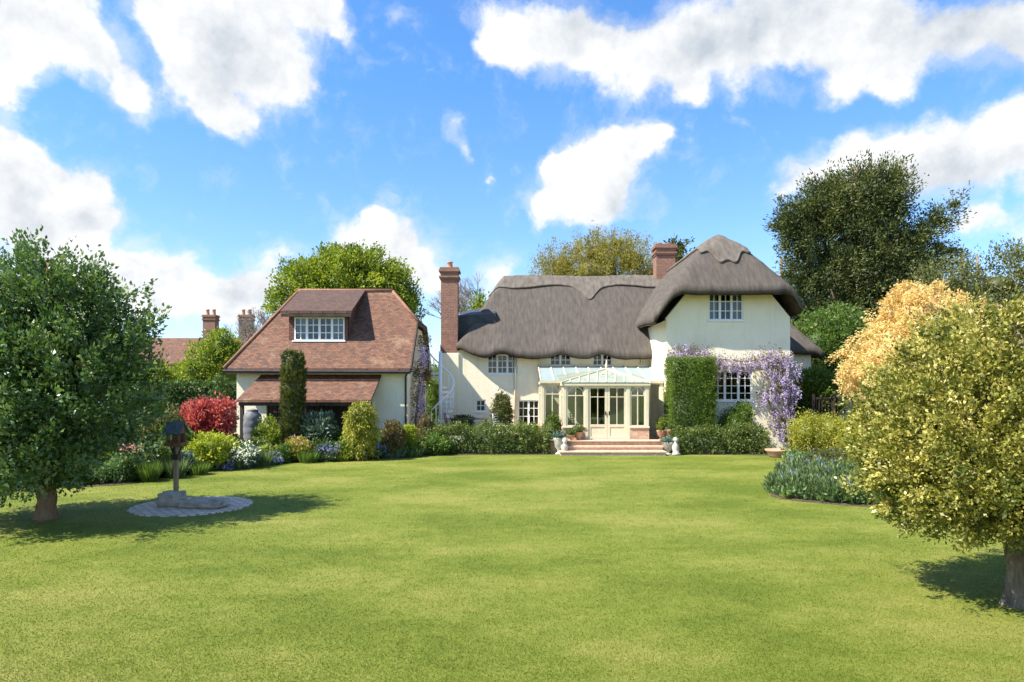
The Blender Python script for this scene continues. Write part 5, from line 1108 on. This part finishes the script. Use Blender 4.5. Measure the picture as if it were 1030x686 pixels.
# climber on the annexe gable end
cl = thing('wisteria', (-3.9, 27.4, 0), 'shaded climber with pale lilac blooms on the annexe gable end', 'climber')
q = MB(); q.tube([(-3.8, 27.2, 0), (-3.85, 27.3, 1.2), (-3.8, 27.8, 2.3), (-3.82, 28.2, 3.2)], [.06, .05, .04, .02], 7); q.build('stem', M['bark'], cl)
crown('foliage', cl, [(-3.75, 27.4, 1.6, .22, .6, 1.2), (-3.7, 28, 3.0, .25, .7, .7), (-3.75, 29.0, 4.4, .2, 1.0, .4)], M['l_brown'], 170, .14, 14, .08, core_k=0)
n_ = 1100; P_ = np.column_stack([-3.62 + RNG.normal(size=n_) * .1, 27.9 + RNG.normal(size=n_) * .3, 3.7 + RNG.normal(size=n_) * .24]); P2 = np.column_stack([-3.62 + RNG.normal(size=n_) * .08, 27.4 + RNG.normal(size=n_) * .35, 1.9 + RNG.normal(size=n_) * .55]); P_ = np.vstack([P_, P2])
leafmesh('blossoms', P_, unit(RNG.normal(size=P_.shape)), np.full(len(P_), .05), np.full(len(P_), .04), RNG.random(len(P_)), M['f_lilac'], cl)
hb = thing('hanging_basket', (-3.55, 27.9, 2.7), 'round brown hanging basket on the annexe gable end', 'basket')
q = MB(); q.lathe((-3.5, 27.9, 2.75), [(.02, -.02), (.14, .02), (.2, .12), (.22, .2), (.2, .2)], 16); q.build('bowl', M['brown_wood'], hb); crown('foliage', hb, [(-3.5, 27.9, 3.02, .24, .24, .16)], M['l_brown'], 40, .07, 12, .05, zmin=2.8)

hedge('boundary_hedge', 'green hedge glimpsed between the annexe and cottage behind the staircase', -4.6, -3.25, 36.8, 37.8, 0, 3.0, M['l_green'], .14, .7, .1, jag=.4)

bush('far_shrub', 'green shrub in front of the distant house wall', 'shrub', 168, 362, 30, 48, M['l_bright'], leaf=.18, cr=.4, dens=.5)
bush('far_shrub', 'darker shrub right of the distant house wall', 'shrub', 250, 362, 22, 46, M['l_green'], leaf=.18, cr=.4, dens=.5)

for i, (px, py, hw, Y, mt, lf, lab) in enumerate([
    (160, 448, 13, 18.8, 'l_bright', .06, 'fresh green mound between the bird table and dark tree'), (183, 452, 12, 19.4, 'l_greygreen', .06, 'silvery mound right of the bird table post'),
    (228, 452, 12, 20.9, 'l_green', .07, 'mid-green mound overlapping the right side of the lime mound'), (258, 438, 12, 22.2, 'l_rose', .07, 'mixed green shrub in front of the grey jar'),
    (285, 446, 12, 22.4, 'l_green', .07, 'mid-green mound at the base of the upright conifer'), (340, 430, 11, 24.2, 'l_clip', .07, 'green shrub between the grey-green and weeping shrubs'),
    (372, 440, 12, 23.9, 'l_rose', .06, 'olive-green mound at the foot of the weeping shrub'), (412, 438, 13, 24.5, 'l_clip', .06, 'green mound in front of the small lime shrub'),
    (388, 430, 9, 24.8, 'l_green', .06, 'green shrub tucked between the weeping and bronze shrubs'), (232, 432, 11, 22.8, 'l_olive2', .07, 'olive shrub behind the lime mound and beside the jar'),
    (190, 436, 12, 21.8, 'l_bright', .07, 'yellow-green mound below the left side of the crimson bush'), (130, 462, 12, 17.9, 'l_green', .07, 'green mound at the lawn edge by the dark tree'),
    (110, 455, 16, 18.2, 'l_clip', .07, 'leafy mound seen just right of the dark tree trunk')]):
    bush('border_mound', lab, 'shrub', px, py, hw, Y, M[mt], leaf=lf, dens=1.9)
